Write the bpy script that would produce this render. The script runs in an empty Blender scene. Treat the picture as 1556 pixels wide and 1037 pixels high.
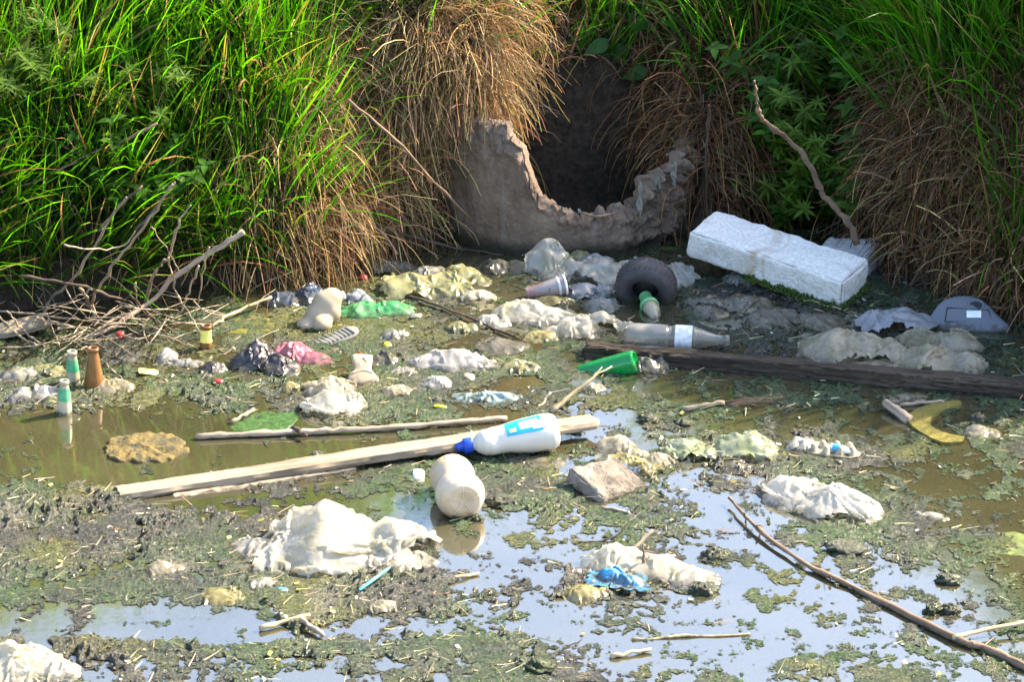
import bpy, math, random
import numpy as np
from mathutils import Vector, Matrix
random.seed(11)
R = math.radians
SC = bpy.context.scene
COL = SC.collection

# ------------------------------------------------------------------ camera, sky, sun, exposure
PW, PH, F = 1556.0, 1037.0, 4960.0
PITCH, CAMZ = R(21.0), 2.75
cam_d = bpy.data.cameras.new('camera'); cam = bpy.data.objects.new('camera', cam_d); COL.objects.link(cam)
cam.location = (0, 0, CAMZ); cam.rotation_euler = (R(90) - PITCH, 0, 0)
cam_d.sensor_width = 36.0; cam_d.lens = 36.0 * F / PW
cam_d.clip_start = 0.1; cam_d.clip_end = 2000
SC.camera = cam
SUN_EL, SUN_AZ = R(39), R(63)          # azimuth clockwise from +Y (view direction): sun behind the right bank
world = bpy.data.worlds.new('World'); SC.world = world; world.use_nodes = True
wn = world.node_tree
sky = wn.nodes.new('ShaderNodeTexSky'); sky.sky_type = 'NISHITA'; sky.sun_disc = False
sky.sun_elevation = SUN_EL; sky.sun_rotation = SUN_AZ; sky.air_density = 1.0; sky.dust_density = 2.2; sky.ozone_density = 1.4
bg = wn.nodes['Background']; bg.inputs[1].default_value = 0.15
wn.links.new(sky.outputs[0], bg.inputs[0])
sun_d = bpy.data.lights.new('sun', 'SUN'); sun_d.energy = 5.0; sun_d.angle = R(0.53); sun_d.color = (1.0, 0.85, 0.62)
sun = bpy.data.objects.new('sun', sun_d); COL.objects.link(sun)
sd = Vector((math.sin(SUN_AZ) * math.cos(SUN_EL), math.cos(SUN_AZ) * math.cos(SUN_EL), math.sin(SUN_EL)))
sun.rotation_euler = sd.to_track_quat('Z', 'Y').to_euler(); sun.location = (6, 6, 8)
SC.view_settings.view_transform = 'Standard'; SC.view_settings.look = 'None'
SC.view_settings.exposure = 2.25; SC.view_settings.gamma = 1.0; SC.view_settings.use_curve_mapping = False
SC.cycles.max_bounces = 8; SC.cycles.transparent_max_bounces = 12

# ------------------------------------------------------------------ helpers: projection, noise, meshes
cP, sP = math.cos(PITCH), math.sin(PITCH)
def ray(px, py):
    dx = (px - PW / 2) / F; dv = (PH / 2 - py) / F
    return Vector((dx, cP + dv * sP, -sP + dv * cP))
def at(px, py, z=0.0):                    # the point at height z that the photograph shows at this pixel
    d = ray(px, py); t = (z - CAMZ) / d.z
    return Vector((d.x * t, d.y * t, z))
def at_y(px, py, y):                      # the point at depth y seen at this pixel
    d = ray(px, py); t = y / d.y
    return Vector((d.x * t, y, CAMZ + d.z * t))
def pix(x, y, z):
    zc = y * cP - (z - CAMZ) * sP
    return PW / 2 + F * x / zc, PH / 2 - F * (y * sP + (z - CAMZ) * cP) / zc
_perm = np.random.default_rng(5).permutation(256); _perm = np.concatenate([_perm, _perm, _perm])
_g3 = np.random.default_rng(6).normal(size=(256, 3)); _g3 /= np.linalg.norm(_g3, axis=1)[:, None]
_ang = np.random.default_rng(8).uniform(0, 2 * np.pi, 256); _g2 = np.stack([np.cos(_ang), np.sin(_ang)], 1)
def fade(t): return t * t * t * (t * (t * 6 - 15) + 10)
def n2(x, y, seed=0):
    x = np.asarray(x, float) + seed * 17.31; y = np.asarray(y, float) + seed * 9.17
    xi = np.floor(x).astype(int); yi = np.floor(y).astype(int); xf = x - xi; yf = y - yi; xi &= 255; yi &= 255
    u = fade(xf); v = fade(yf)
    def g(a, b, fx, fy):
        h = _g2[_perm[_perm[(xi + a) & 255] + ((yi + b) & 255)]]
        return h[..., 0] * fx + h[..., 1] * fy
    a = g(0, 0, xf, yf); b = g(1, 0, xf - 1, yf); c = g(0, 1, xf, yf - 1); d = g(1, 1, xf - 1, yf - 1)
    return ((a + u * (b - a)) + v * ((c + u * (d - c)) - (a + u * (b - a)))) * 1.5
def n3(p, seed=0):
    p = np.asarray(p, float) + seed * np.array([13.7, 5.3, 8.9])
    i = np.floor(p).astype(int); f = p - i; i &= 255; w = fade(f); r = 0
    for a in (0, 1):
        for b in (0, 1):
            for c in (0, 1):
                h = _g3[_perm[_perm[_perm[(i[..., 0] + a) & 255] + ((i[..., 1] + b) & 255)] + ((i[..., 2] + c) & 255)]]
                d = f - np.array([a, b, c])
                k = (w[..., 0] if a else 1 - w[..., 0]) * (w[..., 1] if b else 1 - w[..., 1]) * (w[..., 2] if c else 1 - w[..., 2])
                r = r + k * (h * d).sum(-1)
    return r * 1.5
def fbm2(x, y, oct=4, seed=0, gain=0.5):
    r = 0; a = 1
    for k in range(oct):
        r = r + a * n2(x * 2 ** k, y * 2 ** k, seed + k); a *= gain
    return r
def fbm3(p, oct=3, seed=0, gain=0.5):
    r = 0; a = 1
    for k in range(oct):
        r = r + a * n3(p * 2 ** k, seed + k); a *= gain
    return r
def sstep(a, b, x):
    t = np.clip((x - a) / (b - a), 0, 1); return t * t * (3 - 2 * t)
def make_mesh(name, verts, faces, smooth=True):
    """verts (n,3); faces: list of int arrays, each (m,3) or (m,4)"""
    me = bpy.data.meshes.new(name)
    v = np.ascontiguousarray(verts, dtype=np.float32)
    fs = [np.ascontiguousarray(f, dtype=np.int32) for f in faces if len(f)]
    me.vertices.add(len(v)); me.vertices.foreach_set('co', v.ravel())
    nl = sum(f.size for f in fs); nf = sum(len(f) for f in fs)
    me.loops.add(nl); me.loops.foreach_set('vertex_index', np.concatenate([f.ravel() for f in fs]))
    me.polygons.add(nf)
    tot = np.concatenate([np.full(len(f), f.shape[1], np.int32) for f in fs])
    st = np.concatenate([[0], np.cumsum(tot)[:-1]]).astype(np.int32)
    me.polygons.foreach_set('loop_start', st)
    me.polygons.foreach_set('use_smooth', np.full(nf, smooth))
    me.update(calc_edges=True); me.validate(verbose=False)
    return me
def vcol(me, cols, name='col'):
    a = me.color_attributes.new(name, 'FLOAT_COLOR', 'POINT')
    c = np.ones((len(cols), 4), np.float32); c[:, :cols.shape[1]] = cols
    a.data.foreach_set('color', c.ravel())
def grid_faces(nu, nv, wrap_u=False, base=0):
    iu = np.arange(nu if wrap_u else nu - 1); iv = np.arange(nv - 1)
    U, V = np.meshgrid(iu, iv, indexing='ij'); U2 = (U + 1) % nu
    return (np.stack([U * nv + V, U2 * nv + V, U2 * nv + V + 1, U * nv + V + 1], -1).reshape(-1, 4)) + base
def link(name, me, m=None, parent=None, loc=None, rot=None):
    o = bpy.data.objects.new(name, me); COL.objects.link(o)
    if m is not None:
        me.materials.clear(); me.materials.append(m)
    if parent is not None: o.parent = parent
    if loc is not None: o.location = loc
    if rot is not None: o.rotation_euler = rot
    return o
def tag(o, label=None, cat=None, group=None, kind=None):
    if label: o['label'] = label
    if cat: o['category'] = cat
    if group: o['group'] = group
    if kind or cat: o['kind'] = kind or 'thing'
    return o
def thing(name, label, cat, loc=(0, 0, 0), rot=(0, 0, 0), group=None):
    o = bpy.data.objects.new(name, None); COL.objects.link(o); o.location = loc; o.rotation_euler = rot
    return tag(o, label, cat, group)

# ------------------------------------------------------------------ materials
class NT:
    def __init__(s, name):
        s.m = bpy.data.materials.new(name); s.m.use_nodes = True; s.t = s.m.node_tree
        s.b = s.t.nodes['Principled BSDF']; s.out = s.t.nodes['Material Output']
        s.tc = None
    def n(s, typ, **kw):
        nd = s.t.nodes.new('ShaderNode' + typ)
        for k, v in kw.items():
            if k[0] == 'i' and k[1:].isdigit(): s.set(nd, int(k[1:]), v)
            else: setattr(nd, k, v)
        return nd
    def set(s, nd, i, v):
        if isinstance(v, bpy.types.NodeSocket): s.t.links.new(v, nd.inputs[i])
        else:
            if isinstance(v, tuple) and len(v) == 3 and nd.inputs[i].type == 'RGBA': v = v + (1,)
            nd.inputs[i].default_value = v
    def P(s, **kw):
        names = dict(col='Base Color', rough='Roughness', metal='Metallic', spec='Specular IOR Level', ior='IOR', trans='Transmission Weight',
                     alpha='Alpha', coat='Coat Weight', coatr='Coat Roughness', sss='Subsurface Weight', normal='Normal', sheen='Sheen Weight')
        for k, v in kw.items(): s.set(s.b, names[k], v)
    def co(s, scale=(1, 1, 1), obj=True):
        if s.tc is None: s.tc = s.n('TexCoord')
        mp = s.n('Mapping'); mp.inputs['Scale'].default_value = scale
        oi = s.n('ObjectInfo'); cb = s.n('CombineXYZ'); va = s.n('VectorMath', operation='ADD')
        sh = s.math('MULTIPLY', oi.outputs['Random'], 7.0); s.t.links.new(sh, cb.inputs[0]); s.t.links.new(sh, cb.inputs[1])
        s.t.links.new(s.tc.outputs['Object' if obj else 'Generated'], va.inputs[0]); s.t.links.new(cb.outputs[0], va.inputs[1])
        s.t.links.new(va.outputs[0], mp.inputs[0]); return mp.outputs[0]
    def noise(s, scale, detail=4, rough=0.55, vec=None, dist=0.0):
        nd = s.n('TexNoise'); nd.inputs['Scale'].default_value = scale; nd.inputs['Detail'].default_value = detail
        nd.inputs['Roughness'].default_value = rough; nd.inputs['Distortion'].default_value = dist
        s.t.links.new(vec if vec is not None else s.co(), nd.inputs['Vector']); return nd.outputs[0]
    def ramp(s, v, *stops):
        nd = s.n('ValToRGB'); e = nd.color_ramp.elements
        while len(e) < len(stops): e.new(0.5)
        for k, (p, c) in enumerate(stops):
            e[k].position = p; e[k].color = (c if isinstance(c, tuple) else (c, c, c)) + (1,)
        s.t.links.new(v, nd.inputs[0]); return nd.outputs[0]
    def mix(s, f, a, b, mode='MIX'):
        nd = s.n('Mix', data_type='RGBA', blend_type=mode)
        s.set(nd, 0, f); s.set(nd, 6, a); s.set(nd, 7, b); return nd.outputs[2]
    def math(s, op, a, b=0.0, clamp=False):
        nd = s.n('Math', operation=op, use_clamp=clamp); s.set(nd, 0, a); s.set(nd, 1, b); return nd.outputs[0]
    def waterline(s, c, top=0.010, wet=(0.035, 0.034, 0.018), amt=0.85):
        """soaked, slimy band that the thing carries where it floats"""
        g = s.n('NewGeometry'); z = s.n('SeparateXYZ'); s.t.links.new(g.outputs['Position'], z.inputs[0])
        v = s.math('SUBTRACT', z.outputs[2], s.math('MULTIPLY', s.math('SUBTRACT', s.noise(45, 4, 0.6), 0.5), 0.05))
        f = s.n('MapRange'); s.t.links.new(v, f.inputs[0]); f.inputs[1].default_value = top; f.inputs[2].default_value = top - 0.010; f.inputs[3].default_value = 0.0; f.inputs[4].default_value = amt
        return s.mix(f.outputs[0], c, wet)
    def attr(s, name='col'):
        return s.n('Attribute', attribute_name=name)
    def sep(s, c):
        nd = s.n('SeparateColor'); s.t.links.new(c, nd.inputs[0]); return nd.outputs
    def bump(s, h, strength=0.3, dist=0.002, normal=None):
        nd = s.n('Bump'); nd.inputs['Strength'].default_value = strength; nd.inputs['Distance'].default_value = dist
        s.t.links.new(h, nd.inputs['Height'])
        if normal is not None: s.t.links.new(normal, nd.inputs['Normal'])
        s.t.links.new(nd.outputs[0], s.b.inputs['Normal']); return nd.outputs[0]

def m_leaf(name, tr=0.45, rough=0.42):
    """blade / leaf material: colour from the per-blade attribute, light passes through"""
    k = NT(name); a = k.attr('col').outputs['Color']
    k.P(col=a, rough=rough, spec=0.22)
    t = k.n('BsdfTranslucent'); 
    hs = k.n('HueSaturation'); hs.inputs['Saturation'].default_value = 1.12; hs.inputs['Value'].default_value = 1.5; hs.inputs['Hue'].default_value = 0.495
    k.t.links.new(a, hs.inputs['Color']); k.t.links.new(hs.outputs[0], t.inputs[0])
    mx = k.n('MixShader'); mx.inputs[0].default_value = tr
    k.t.links.new(k.b.outputs[0], mx.inputs[1]); k.t.links.new(t.outputs[0], mx.inputs[2]); k.t.links.new(mx.outputs[0], k.out.inputs[0])
    return k.m
M = {}
M['grass'] = m_leaf('grass', 0.52)
M['straw'] = m_leaf('straw', 0.22, 0.6)
M['leaf'] = m_leaf('leaf', 0.48, 0.5)

def m_soil():
    k = NT('soil'); a = k.noise(9, 6, 0.65); b = k.noise(60, 5, 0.6)
    c = k.ramp(a, (0.3, (0.012, 0.008, 0.005)), (0.55, (0.030, 0.021, 0.014)), (0.75, (0.055, 0.040, 0.028)))
    c = k.mix(0.5, c, k.ramp(b, (0.35, (0.008, 0.006, 0.004)), (0.7, (0.075, 0.058, 0.042))))
    k.P(col=c, rough=0.95, spec=0.2); k.bump(k.math('ADD', a, b), 0.8, 0.012); return k.m
M['soil'] = m_soil()

def m_water():
    k = NT('water')
    a = k.noise(2.2, 4, 0.55); f = k.noise(70, 3, 0.6)
    c = k.ramp(a, (0.35, (0.030, 0.028, 0.014)), (0.65, (0.048, 0.044, 0.022)))
    specks = k.ramp(k.noise(420, 2, 0.5), (0.64, 0.0), (0.70, 1.0))
    c = k.mix(k.math('MULTIPLY', specks, 0.6), c, (0.22, 0.20, 0.12))
    k.P(col=c, rough=k.ramp(k.noise(5, 5, 0.6), (0.42, 0.025), (0.7, 0.10)), ior=2.6, spec=0.5)
    h = k.math('ADD', k.math('MULTIPLY', k.noise(7, 3, 0.5), 1.0), k.math('MULTIPLY', f, 0.10))
    k.bump(h, 0.16, 0.004); return k.m
M['water'] = m_water()

def m_scum():
    """slime and mud: colour attribute = what the mat is made of (r green, g yellow, b dry/pale)"""
    k = NT('scum'); s = k.sep(k.attr('col').outputs['Color'])
    fine = k.noise(230, 5, 0.65); mid = k.noise(38, 5, 0.6); vf = k.noise(700, 3, 0.6)
    gr = k.n('TexVoronoi'); gr.inputs['Scale'].default_value = 210; gr.inputs['Randomness'].default_value = 1.0; k.t.links.new(k.co(), gr.inputs['Vector'])
    cell = k.sep(gr.outputs['Color'])[0]; mixn = k.math('ADD', k.math('MULTIPLY', fine, 0.6), k.math('MULTIPLY', cell, 0.4))
    mud = k.ramp(mixn, (0.22, (0.004, 0.0055, 0.004)), (0.46, (0.015, 0.018, 0.014)), (0.62, (0.042, 0.042, 0.034)), (0.80, (0.14, 0.125, 0.10)))
    grn = k.ramp(mixn, (0.22, (0.003, 0.010, 0.004)), (0.46, (0.013, 0.036, 0.011)), (0.62, (0.040, 0.082, 0.018)), (0.80, (0.125, 0.170, 0.050)))
    yel = k.ramp(mixn, (0.22, (0.012, 0.018, 0.003)), (0.50, (0.055, 0.066, 0.008)), (0.80, (0.19, 0.19, 0.05)))
    c = k.mix(s[0], mud, grn); c = k.mix(s[1], c, yel)
    dry = k.ramp(mixn, (0.30, (0.035, 0.032, 0.025)), (0.7, (0.22, 0.20, 0.16)))
    c = k.mix(s[2], c, dry)
    sp = k.ramp(vf, (0.64, 0.0), (0.70, 1.0)); c = k.mix(k.math('MULTIPLY', sp, 0.55), c, (0.36, 0.33, 0.26))
    k.P(col=c, rough=k.ramp(mid, (0.3, 0.20), (0.7, 0.5)), spec=0.5)
    k.bump(k.math('ADD', k.math('ADD', k.math('MULTIPLY', fine, 1.3), k.math('MULTIPLY', cell, 0.35)), k.math('MULTIPLY', vf, 0.5)), 1.0, 0.008)
    th = k.attr('col').outputs['Alpha']; n1 = k.noise(110, 5, 0.7)
    k.P(alpha=k.ramp(k.math('ADD', th, k.math('MULTIPLY', k.math('SUBTRACT', n1, 0.5), 2.2)), (0.42, 0.0), (0.56, 1.0))); return k.m
M['scum'] = m_scum()

# ------------------------------------------------------------------ the bank
foot_px = [(-500, 600), (-200, 525), (-50, 490), (60, 472), (200, 448), (330, 434), (440, 426), (500, 408), (535, 388), (585, 370), (625, 362)]
foot_w = [at(*p) for p in foot_px]
CF = at(868, 394)                                   # front of the broken concrete ring at the water
RR = 0.345; CC = Vector((CF.x - 0.01, CF.y + RR, 0))   # its centre
right_px = [(1062, 372), (1120, 345), (1230, 338), (1320, 360), (1362, 408), (1430, 440), (1500, 462), (1556, 482), (1640, 520), (1760, 580)]
right_w = [at(*p) for p in right_px]
FX = [-6.0] + [p.x for p in foot_w] + [CC.x - 0.30, CC.x - 0.25, CC.x - 0.215, CC.x - 0.195, CC.x - 0.17, CC.x + 0.2, CC.x + 0.30] + [p.x for p in right_w] + [2.3, 3.4, 6.0]
FY = [foot_w[0].y - 1.2] + [p.y for p in foot_w] + [CC.y - 0.145, CC.y - 0.205, CC.y - 0.235, CC.y - 0.235, CC.y + 0.08, CC.y + 0.11, CC.y + 0.0] + [p.y for p in right_w] + [6.75, 6.45, 5.9]
_fx = np.linspace(-6, 6, 4001); _fy = np.interp(_fx, FX, FY)
_k = np.exp(-0.5 * (np.arange(-40, 41) / 6.0) ** 2); _k /= _k.sum()
_fy = np.convolve(np.pad(_fy, 40, mode='edge'), _k, 'valid')
_fs = np.gradient(_fy, _fx)
def foot_y(x): return np.interp(x, _fx, _fy)
def inland(x, y):
    return (y - foot_y(x)) / np.sqrt(1 + np.minimum(np.interp(x, _fx, _fs) ** 2, 6.0))
TOPX = [-3.0, -1.2, -0.5, -0.05, 0.02, 0.3, 0.6, 1.0, 1.5, 2.5, 4.0]
TOPZ = [0.80, 0.78, 0.70, 0.62, 0.50, 0.49, 0.58, 0.70, 0.82, 0.95, 1.0]
def terrain(x, y):
    s = inland(x, y); top = np.interp(x, TOPX, TOPZ)
    s2 = s + 0.05 * fbm2(x * 3.1, y * 3.1, 3, 3)
    dec = np.interp(x, [CC.x - 0.55, CC.x - 0.38, CC.x - 0.14, CC.x - 0.08, CC.x + 0.25, CC.x + 0.4], [0.20, 0.075, 0.06, 0.10, 0.12, 0.20])
    up = top * (1 - np.exp(-np.maximum(s2, 0) / dec)) + 0.16 * np.maximum(s2 - 0.3, 0)
    z = np.where(s2 > 0, up, s2 * 0.7)
    return np.maximum(z, -0.35) + 0.025 * fbm2(x * 9, y * 9, 4, 9) * sstep(-0.05, 0.15, s)
def tnormal(x, y, e=0.01):
    gx = (terrain(x + e, y) - terrain(x - e, y)) / (2 * e); gy = (terrain(x, y + e) - terrain(x, y - e)) / (2 * e)
    n = np.stack([-gx, -gy, np.ones_like(gx)], -1); return n / np.linalg.norm(n, axis=-1)[..., None]
# one ground sheet: fine at the bank, coarse to the horizon
gx = np.concatenate([np.linspace(-60, -3, 20)[:-1], np.linspace(-3, -1.6, 60)[:-1], np.linspace(-1.6, 1.6, 250)[:-1], np.linspace(1.6, 4, 90)[:-1], np.linspace(4, 60, 20)])
gy = np.concatenate([np.linspace(-20, 4.5, 12)[:-1], np.linspace(4.5, 7.2, 60)[:-1], np.linspace(7.2, 9.2, 200)[:-1], np.linspace(9.2, 12, 40)[:-1], np.linspace(12, 90, 20)])
GX, GY = np.meshgrid(gx, gy, indexing='ij')
GXc = np.clip(GX, -5.9, 5.9)
ground_me = make_mesh('ground', np.stack([GX, GY, terrain(GXc, GY) - np.clip((GY - 11) * 0.12, 0, 0.6)], -1).reshape(-1, 3), [grid_faces(len(gx), len(gy))])
tag(link('ground', ground_me, M['soil']), kind='structure')
wv = np.array([[-60, -20, 0], [60, -20, 0], [60, 9.5, 0], [-60, 9.5, 0]], float)
tag(link('water', make_mesh('water', wv, [np.array([[0, 1, 2, 3]])]), M['water']), kind='structure')

# ------------------------------------------------------------------ grass and straw
def strands(name, P, D, L, Wd, S, grav, col0, col1, m, keep_off=0.004, flat=None, curl=0.0, shape='blade', seed=1, collide=True):
    """ribbons grown from roots P along D, bending down by grav, held off the bank; one mesh"""
    r = np.random.default_rng(seed); N = len(P)
    pts = np.zeros((N, S + 1, 3)); pts[:, 0] = P; d = D / np.linalg.norm(D, axis=1)[:, None]
    st = (L / S)[:, None]; p = P.copy(); wob = r.normal(0, 1, (N, 3)) * curl
    for k in range(S):
        g = (grav * (0.35 + 1.3 * k / S))
        d = d + np.stack([np.zeros(N), np.zeros(N), -g], 1) + wob * r.normal(0.6, 0.6, (N, 1))
        d /= np.linalg.norm(d, axis=1)[:, None]
        p = p + d * st
        if collide:
            under = terrain(p[:, 0], p[:, 1]) + keep_off - p[:, 2]; b = under > 0
            if b.any():
                nn = tnormal(p[b, 0], p[b, 1]); p[b] += nn * (under[b] * nn[:, 2])[:, None] * 0.9
        pts[:, k + 1] = p
    tan = np.gradient(pts, axis=1); tan /= np.linalg.norm(tan, axis=2)[..., None] + 1e-9
    face = r.normal(0, 1, (N, 3)) * np.array([1.0, 1.0, 0.5]) + np.array([0, -0.6, 0.5])
    side = np.cross(tan, face[:, None, :]); side /= np.linalg.norm(side, axis=2)[..., None] + 1e-9
    t = np.linspace(0, 1, S + 1)
    w = (np.minimum(1, 0.55 + t * 2.0) * (1 - t ** 2.2)) if shape == 'blade' else (1 - 0.6 * t)
    w = np.maximum(w, 0.03); off = side * (Wd[:, None] * 0.5 * w[None])[..., None]
    V = np.stack([pts - off, pts + off], 2).reshape(N, -1, 3)          # N,(S+1)*2,3
    nvb = (S + 1) * 2
    q = np.array([[2 * k, 2 * k + 1, 2 * k + 3, 2 * k + 2] for k in range(S)])
    faces = (np.arange(N)[:, None, None] * nvb + q[None]).reshape(-1, 4)
    me = make_mesh(name, V.reshape(-1, 3), [faces])
    tt = np.repeat(t, 2)[None, :, None]
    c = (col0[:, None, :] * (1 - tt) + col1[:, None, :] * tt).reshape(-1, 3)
    vcol(me, c); return link(name, me, m)

def roots(n, x0, x1, y0, y1, seed):
    """points spread over the bank surface by area"""
    r = np.random.default_rng(seed); X = r.uniform(x0, x1, n * 4); Y = r.uniform(y0, y1, n * 4)
    nn = tnormal(X, Y); keep = (r.random(n * 4) * 3.2 < 1 / nn[:, 2]) & (terrain(X, Y) > 0.02)
    X, Y, nn = X[keep], Y[keep], nn[keep]; Z = terrain(X, Y)
    return np.stack([X, Y, Z], 1), nn
def blob(px, py, lst):
    d = np.zeros_like(px)
    for cx, cy, rx, ry, a in lst:
        d = d + a * np.exp(-(((px - cx) / rx) ** 2 + ((py - cy) / ry) ** 2))
    return d
def in_alcove(px, py):
    """bare soil behind the broken ring"""
    return (px > 786 + 0.10 * (py - 60)) & (px < 965 - 0.12 * (300 - py)) & (py > 105) & (py < 345)
def jitcol(r, n, base, dv, dh=0.12):
    v = np.exp(r.normal(0, dv, n)); c = np.array(base)[None] * v[:, None]
    return np.clip(c * (1 + r.normal(0, dh, (n, 3))), 0.002, 0.9)

r0 = np.random.default_rng(21)
# hanging straw
P, Nn = roots(70000, -1.7, 1.9, 7.0, 9.2, 31)
px, py = pix(P[:, 0], P[:, 1], P[:, 2])
dens = blob(px, py, [(640, 120, 170, 150, 1.4), (560, 260, 130, 130, 1.6), (510, 200, 60, 110, 0.5), (530, 320, 60, 60, 0.7), (420, 360, 70, 60, 0.5), (730, 150, 60, 90, 1.3), (1060, 170, 90, 110, 1.0), (1030, 60, 90, 60, 0.6), (1015, 220, 30, 60, 0.4), (1110, 250, 50, 80, 0.5),
                     (1470, 300, 150, 150, 1.5), (1300, 170, 150, 70, 0.7), (1540, 420, 100, 60, 1.0), (880, 10, 90, 25, .5), (200, 250, 300, 200, 0.10), (1650, 300, 150, 300, 1.0)])
ok = (r0.random(len(P)) < dens) & ~in_alcove(px, py)
# no roots in front of the bare ring wall
ok &= ~((px > 690) & (px < 1050) & (py > 235)) & ~((px > 780) & (px < 985) & (py > 40))
P, Nn = P[ok], Nn[ok]
ex = r0.uniform(CC.x - 0.42, CC.x - 0.175, 9000); ey = foot_y(ex) + r0.uniform(0.01, 0.16, 9000); ez = terrain(ex, ey); epx, epy = pix(ex, ey, ez)
k_ = (ez > 0.27) & (epy > 20) & (r0.random(9000) < 0.85); n_main = len(P); P = np.vstack([P, np.stack([ex, ey, ez], 1)[k_]]); Nn = np.vstack([Nn, tnormal(ex[k_], ey[k_])])
n = len(P); print('straw', n)
D = Nn * 0.75 + r0.normal(0, 0.42, (n, 3)) + np.array([0.0, -0.15, 0.35]) + np.array([0.12, 0, 0])
D[n_main:] += np.array([0.05, -0.8, 0.15])
L = r0.uniform(0.07, 0.30, n) * (0.7 + 0.5 * r0.random(n)); pxs, pys = pix(P[:, 0], P[:, 1], P[:, 2]); L *= np.where((pxs > 785) & (pxs < 950), 0.45, 1) * np.where((pxs > 1370) & (pys > 330), 0.55, 1) * np.where(pxs > 1150, 0.8, 1) ; L = np.where((pxs > 630) & (pxs < 790), np.minimum(L, np.maximum(0.03, (P[:, 2] - 0.20) * 1.25)), L)
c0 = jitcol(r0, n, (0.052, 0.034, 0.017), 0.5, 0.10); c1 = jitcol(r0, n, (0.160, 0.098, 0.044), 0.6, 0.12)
rb = np.where(pxs > 960, 1.0, 0.0)[:, None]; tint = (1 - rb * np.array([[.22, .33, .40]])) * np.where(pxs[:, None] < 830, np.array([[1.55, 1.66, 1.68]]), 1.0); c0 = c0 * tint; c1 = c1 * tint  # sunlight painted into the golden left straw; right straw redder and darker
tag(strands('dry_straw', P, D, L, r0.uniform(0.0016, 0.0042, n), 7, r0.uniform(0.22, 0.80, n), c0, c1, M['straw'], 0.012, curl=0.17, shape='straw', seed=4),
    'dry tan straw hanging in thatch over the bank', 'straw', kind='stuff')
# matted, broken straw lying every way over the hanging straw
Q_, Nq = roots(44000, -1.2, 1.9, 7.0, 9.0, 33); qx, qy = pix(Q_[:, 0], Q_[:, 1], Q_[:, 2])
dq = blob(qx, qy, [(640, 120, 160, 140, 1.0), (560, 260, 120, 110, 0.8), (1060, 170, 80, 110, 0.8), (1470, 300, 150, 150, 1.0), (1300, 170, 150, 70, 0.6), (860, 60, 90, 40, .3), (400, 330, 150, 100, .2)])
kq = (r0.random(len(Q_)) < dq) & ~in_alcove(qx, qy) & ~((qx > 690) & (qx < 1050) & (qy > 235)); Q_, Nq = Q_[kq], Nq[kq]; n = len(Q_)
D = r0.normal(0, 1, (n, 3)) + Nq * 0.6 + np.array([0, 0, -0.5]); off = Nq * r0.uniform(0.0, 0.07, (n, 1)); off[:, 2] *= 0.4
cq = jitcol(r0, n, (0.170, 0.108, 0.052), 0.6, 0.14) * np.where(qx[kq] < 830, 1.5, 0.85)[:, None]  # left matted straw lightened in its colour to look sunlit
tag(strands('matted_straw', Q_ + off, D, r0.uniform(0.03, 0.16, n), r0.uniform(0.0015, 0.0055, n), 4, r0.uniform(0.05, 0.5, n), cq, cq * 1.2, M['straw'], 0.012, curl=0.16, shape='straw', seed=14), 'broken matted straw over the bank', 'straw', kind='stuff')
# green grass
P, Nn = roots(60000, -1.9, 2.2, 7.0, 9.6, 37)
px, py = pix(P[:, 0], P[:, 1], P[:, 2])
dens = blob(px, py, [(60, 60, 170, 140, 0.9), (130, 260, 220, 160, 1.2), (300, 150, 160, 150, 1.3), (420, 60, 150, 90, 1.1), (400, 230, 110, 120, 0.8), (420, 380, 60, 70, 0.8), (60, 400, 200, 60, 1.0), (250, 400, 200, 40, 0.7),
                     (620, 20, 160, 60, 0.55), (560, 140, 100, 110, 0.30), (820, -10, 110, 50, 0.6), (960, 30, 120, 70, 0.7), (1100, 20, 140, 80, 0.9), (1150, 110, 100, 50, 0.3), (1330, 40, 160, 90, 1.2), (1500, 30, 170, 110, 1.3), (1400, 130, 150, 60, 0.5), (1550, 400, 50, 80, 0.5), (1550, 200, 60, 100, 0.25)])
dens = dens * np.where((px > 490) & (px < 790), np.where(py > 60, 0.22, 0.6), 1)
dens = np.where(py < -10, np.where(px < 760, 0.9, np.where(px < 960, 0.35, 0.8)), dens)
ok = (r0.random(len(P)) < dens * 0.70 * (0.45 + 1.1 * sstep(-0.3, 0.4, n2(P[:, 0] * 7, (P[:, 1] + P[:, 2]) * 7, 41)))) & ~in_alcove(px, py) & ~((px > 690) & (px < 1050) & (py > 200))
P, Nn, px, py = P[ok], Nn[ok], px[ok], py[ok]; n = len(P); print('grass', n)
cl = np.stack([n2(P[:, 0] * 5, P[:, 1] * 5 + P[:, 2] * 5, 43), n2(P[:, 0] * 5, P[:, 1] * 5 + P[:, 2] * 5, 44), 0 * px], 1)
D = Nn * np.where((px > 380) & (px < 560), 0.25, 0.5)[:, None] + 0.55 * cl + r0.normal(0, 0.24, (n, 3)) + np.array([0.06, 0, 0.85])
L = r0.uniform(0.12, 0.40, n)
back = py < -10; L[back] *= 1.05; L *= np.where((px > 770) & (px < 1010), 0.6, 1)
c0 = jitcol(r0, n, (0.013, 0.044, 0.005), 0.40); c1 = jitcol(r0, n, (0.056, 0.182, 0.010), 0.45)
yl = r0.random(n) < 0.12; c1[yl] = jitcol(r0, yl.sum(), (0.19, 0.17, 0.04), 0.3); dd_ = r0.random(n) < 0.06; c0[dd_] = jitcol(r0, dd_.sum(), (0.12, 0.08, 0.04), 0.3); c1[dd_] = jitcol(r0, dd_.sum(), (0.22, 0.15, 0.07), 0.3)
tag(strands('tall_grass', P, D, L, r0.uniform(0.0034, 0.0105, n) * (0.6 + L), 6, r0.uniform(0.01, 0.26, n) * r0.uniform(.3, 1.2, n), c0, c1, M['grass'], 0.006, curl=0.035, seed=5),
    'tall green grass growing on the bank', 'grass', kind='stuff')

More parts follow.
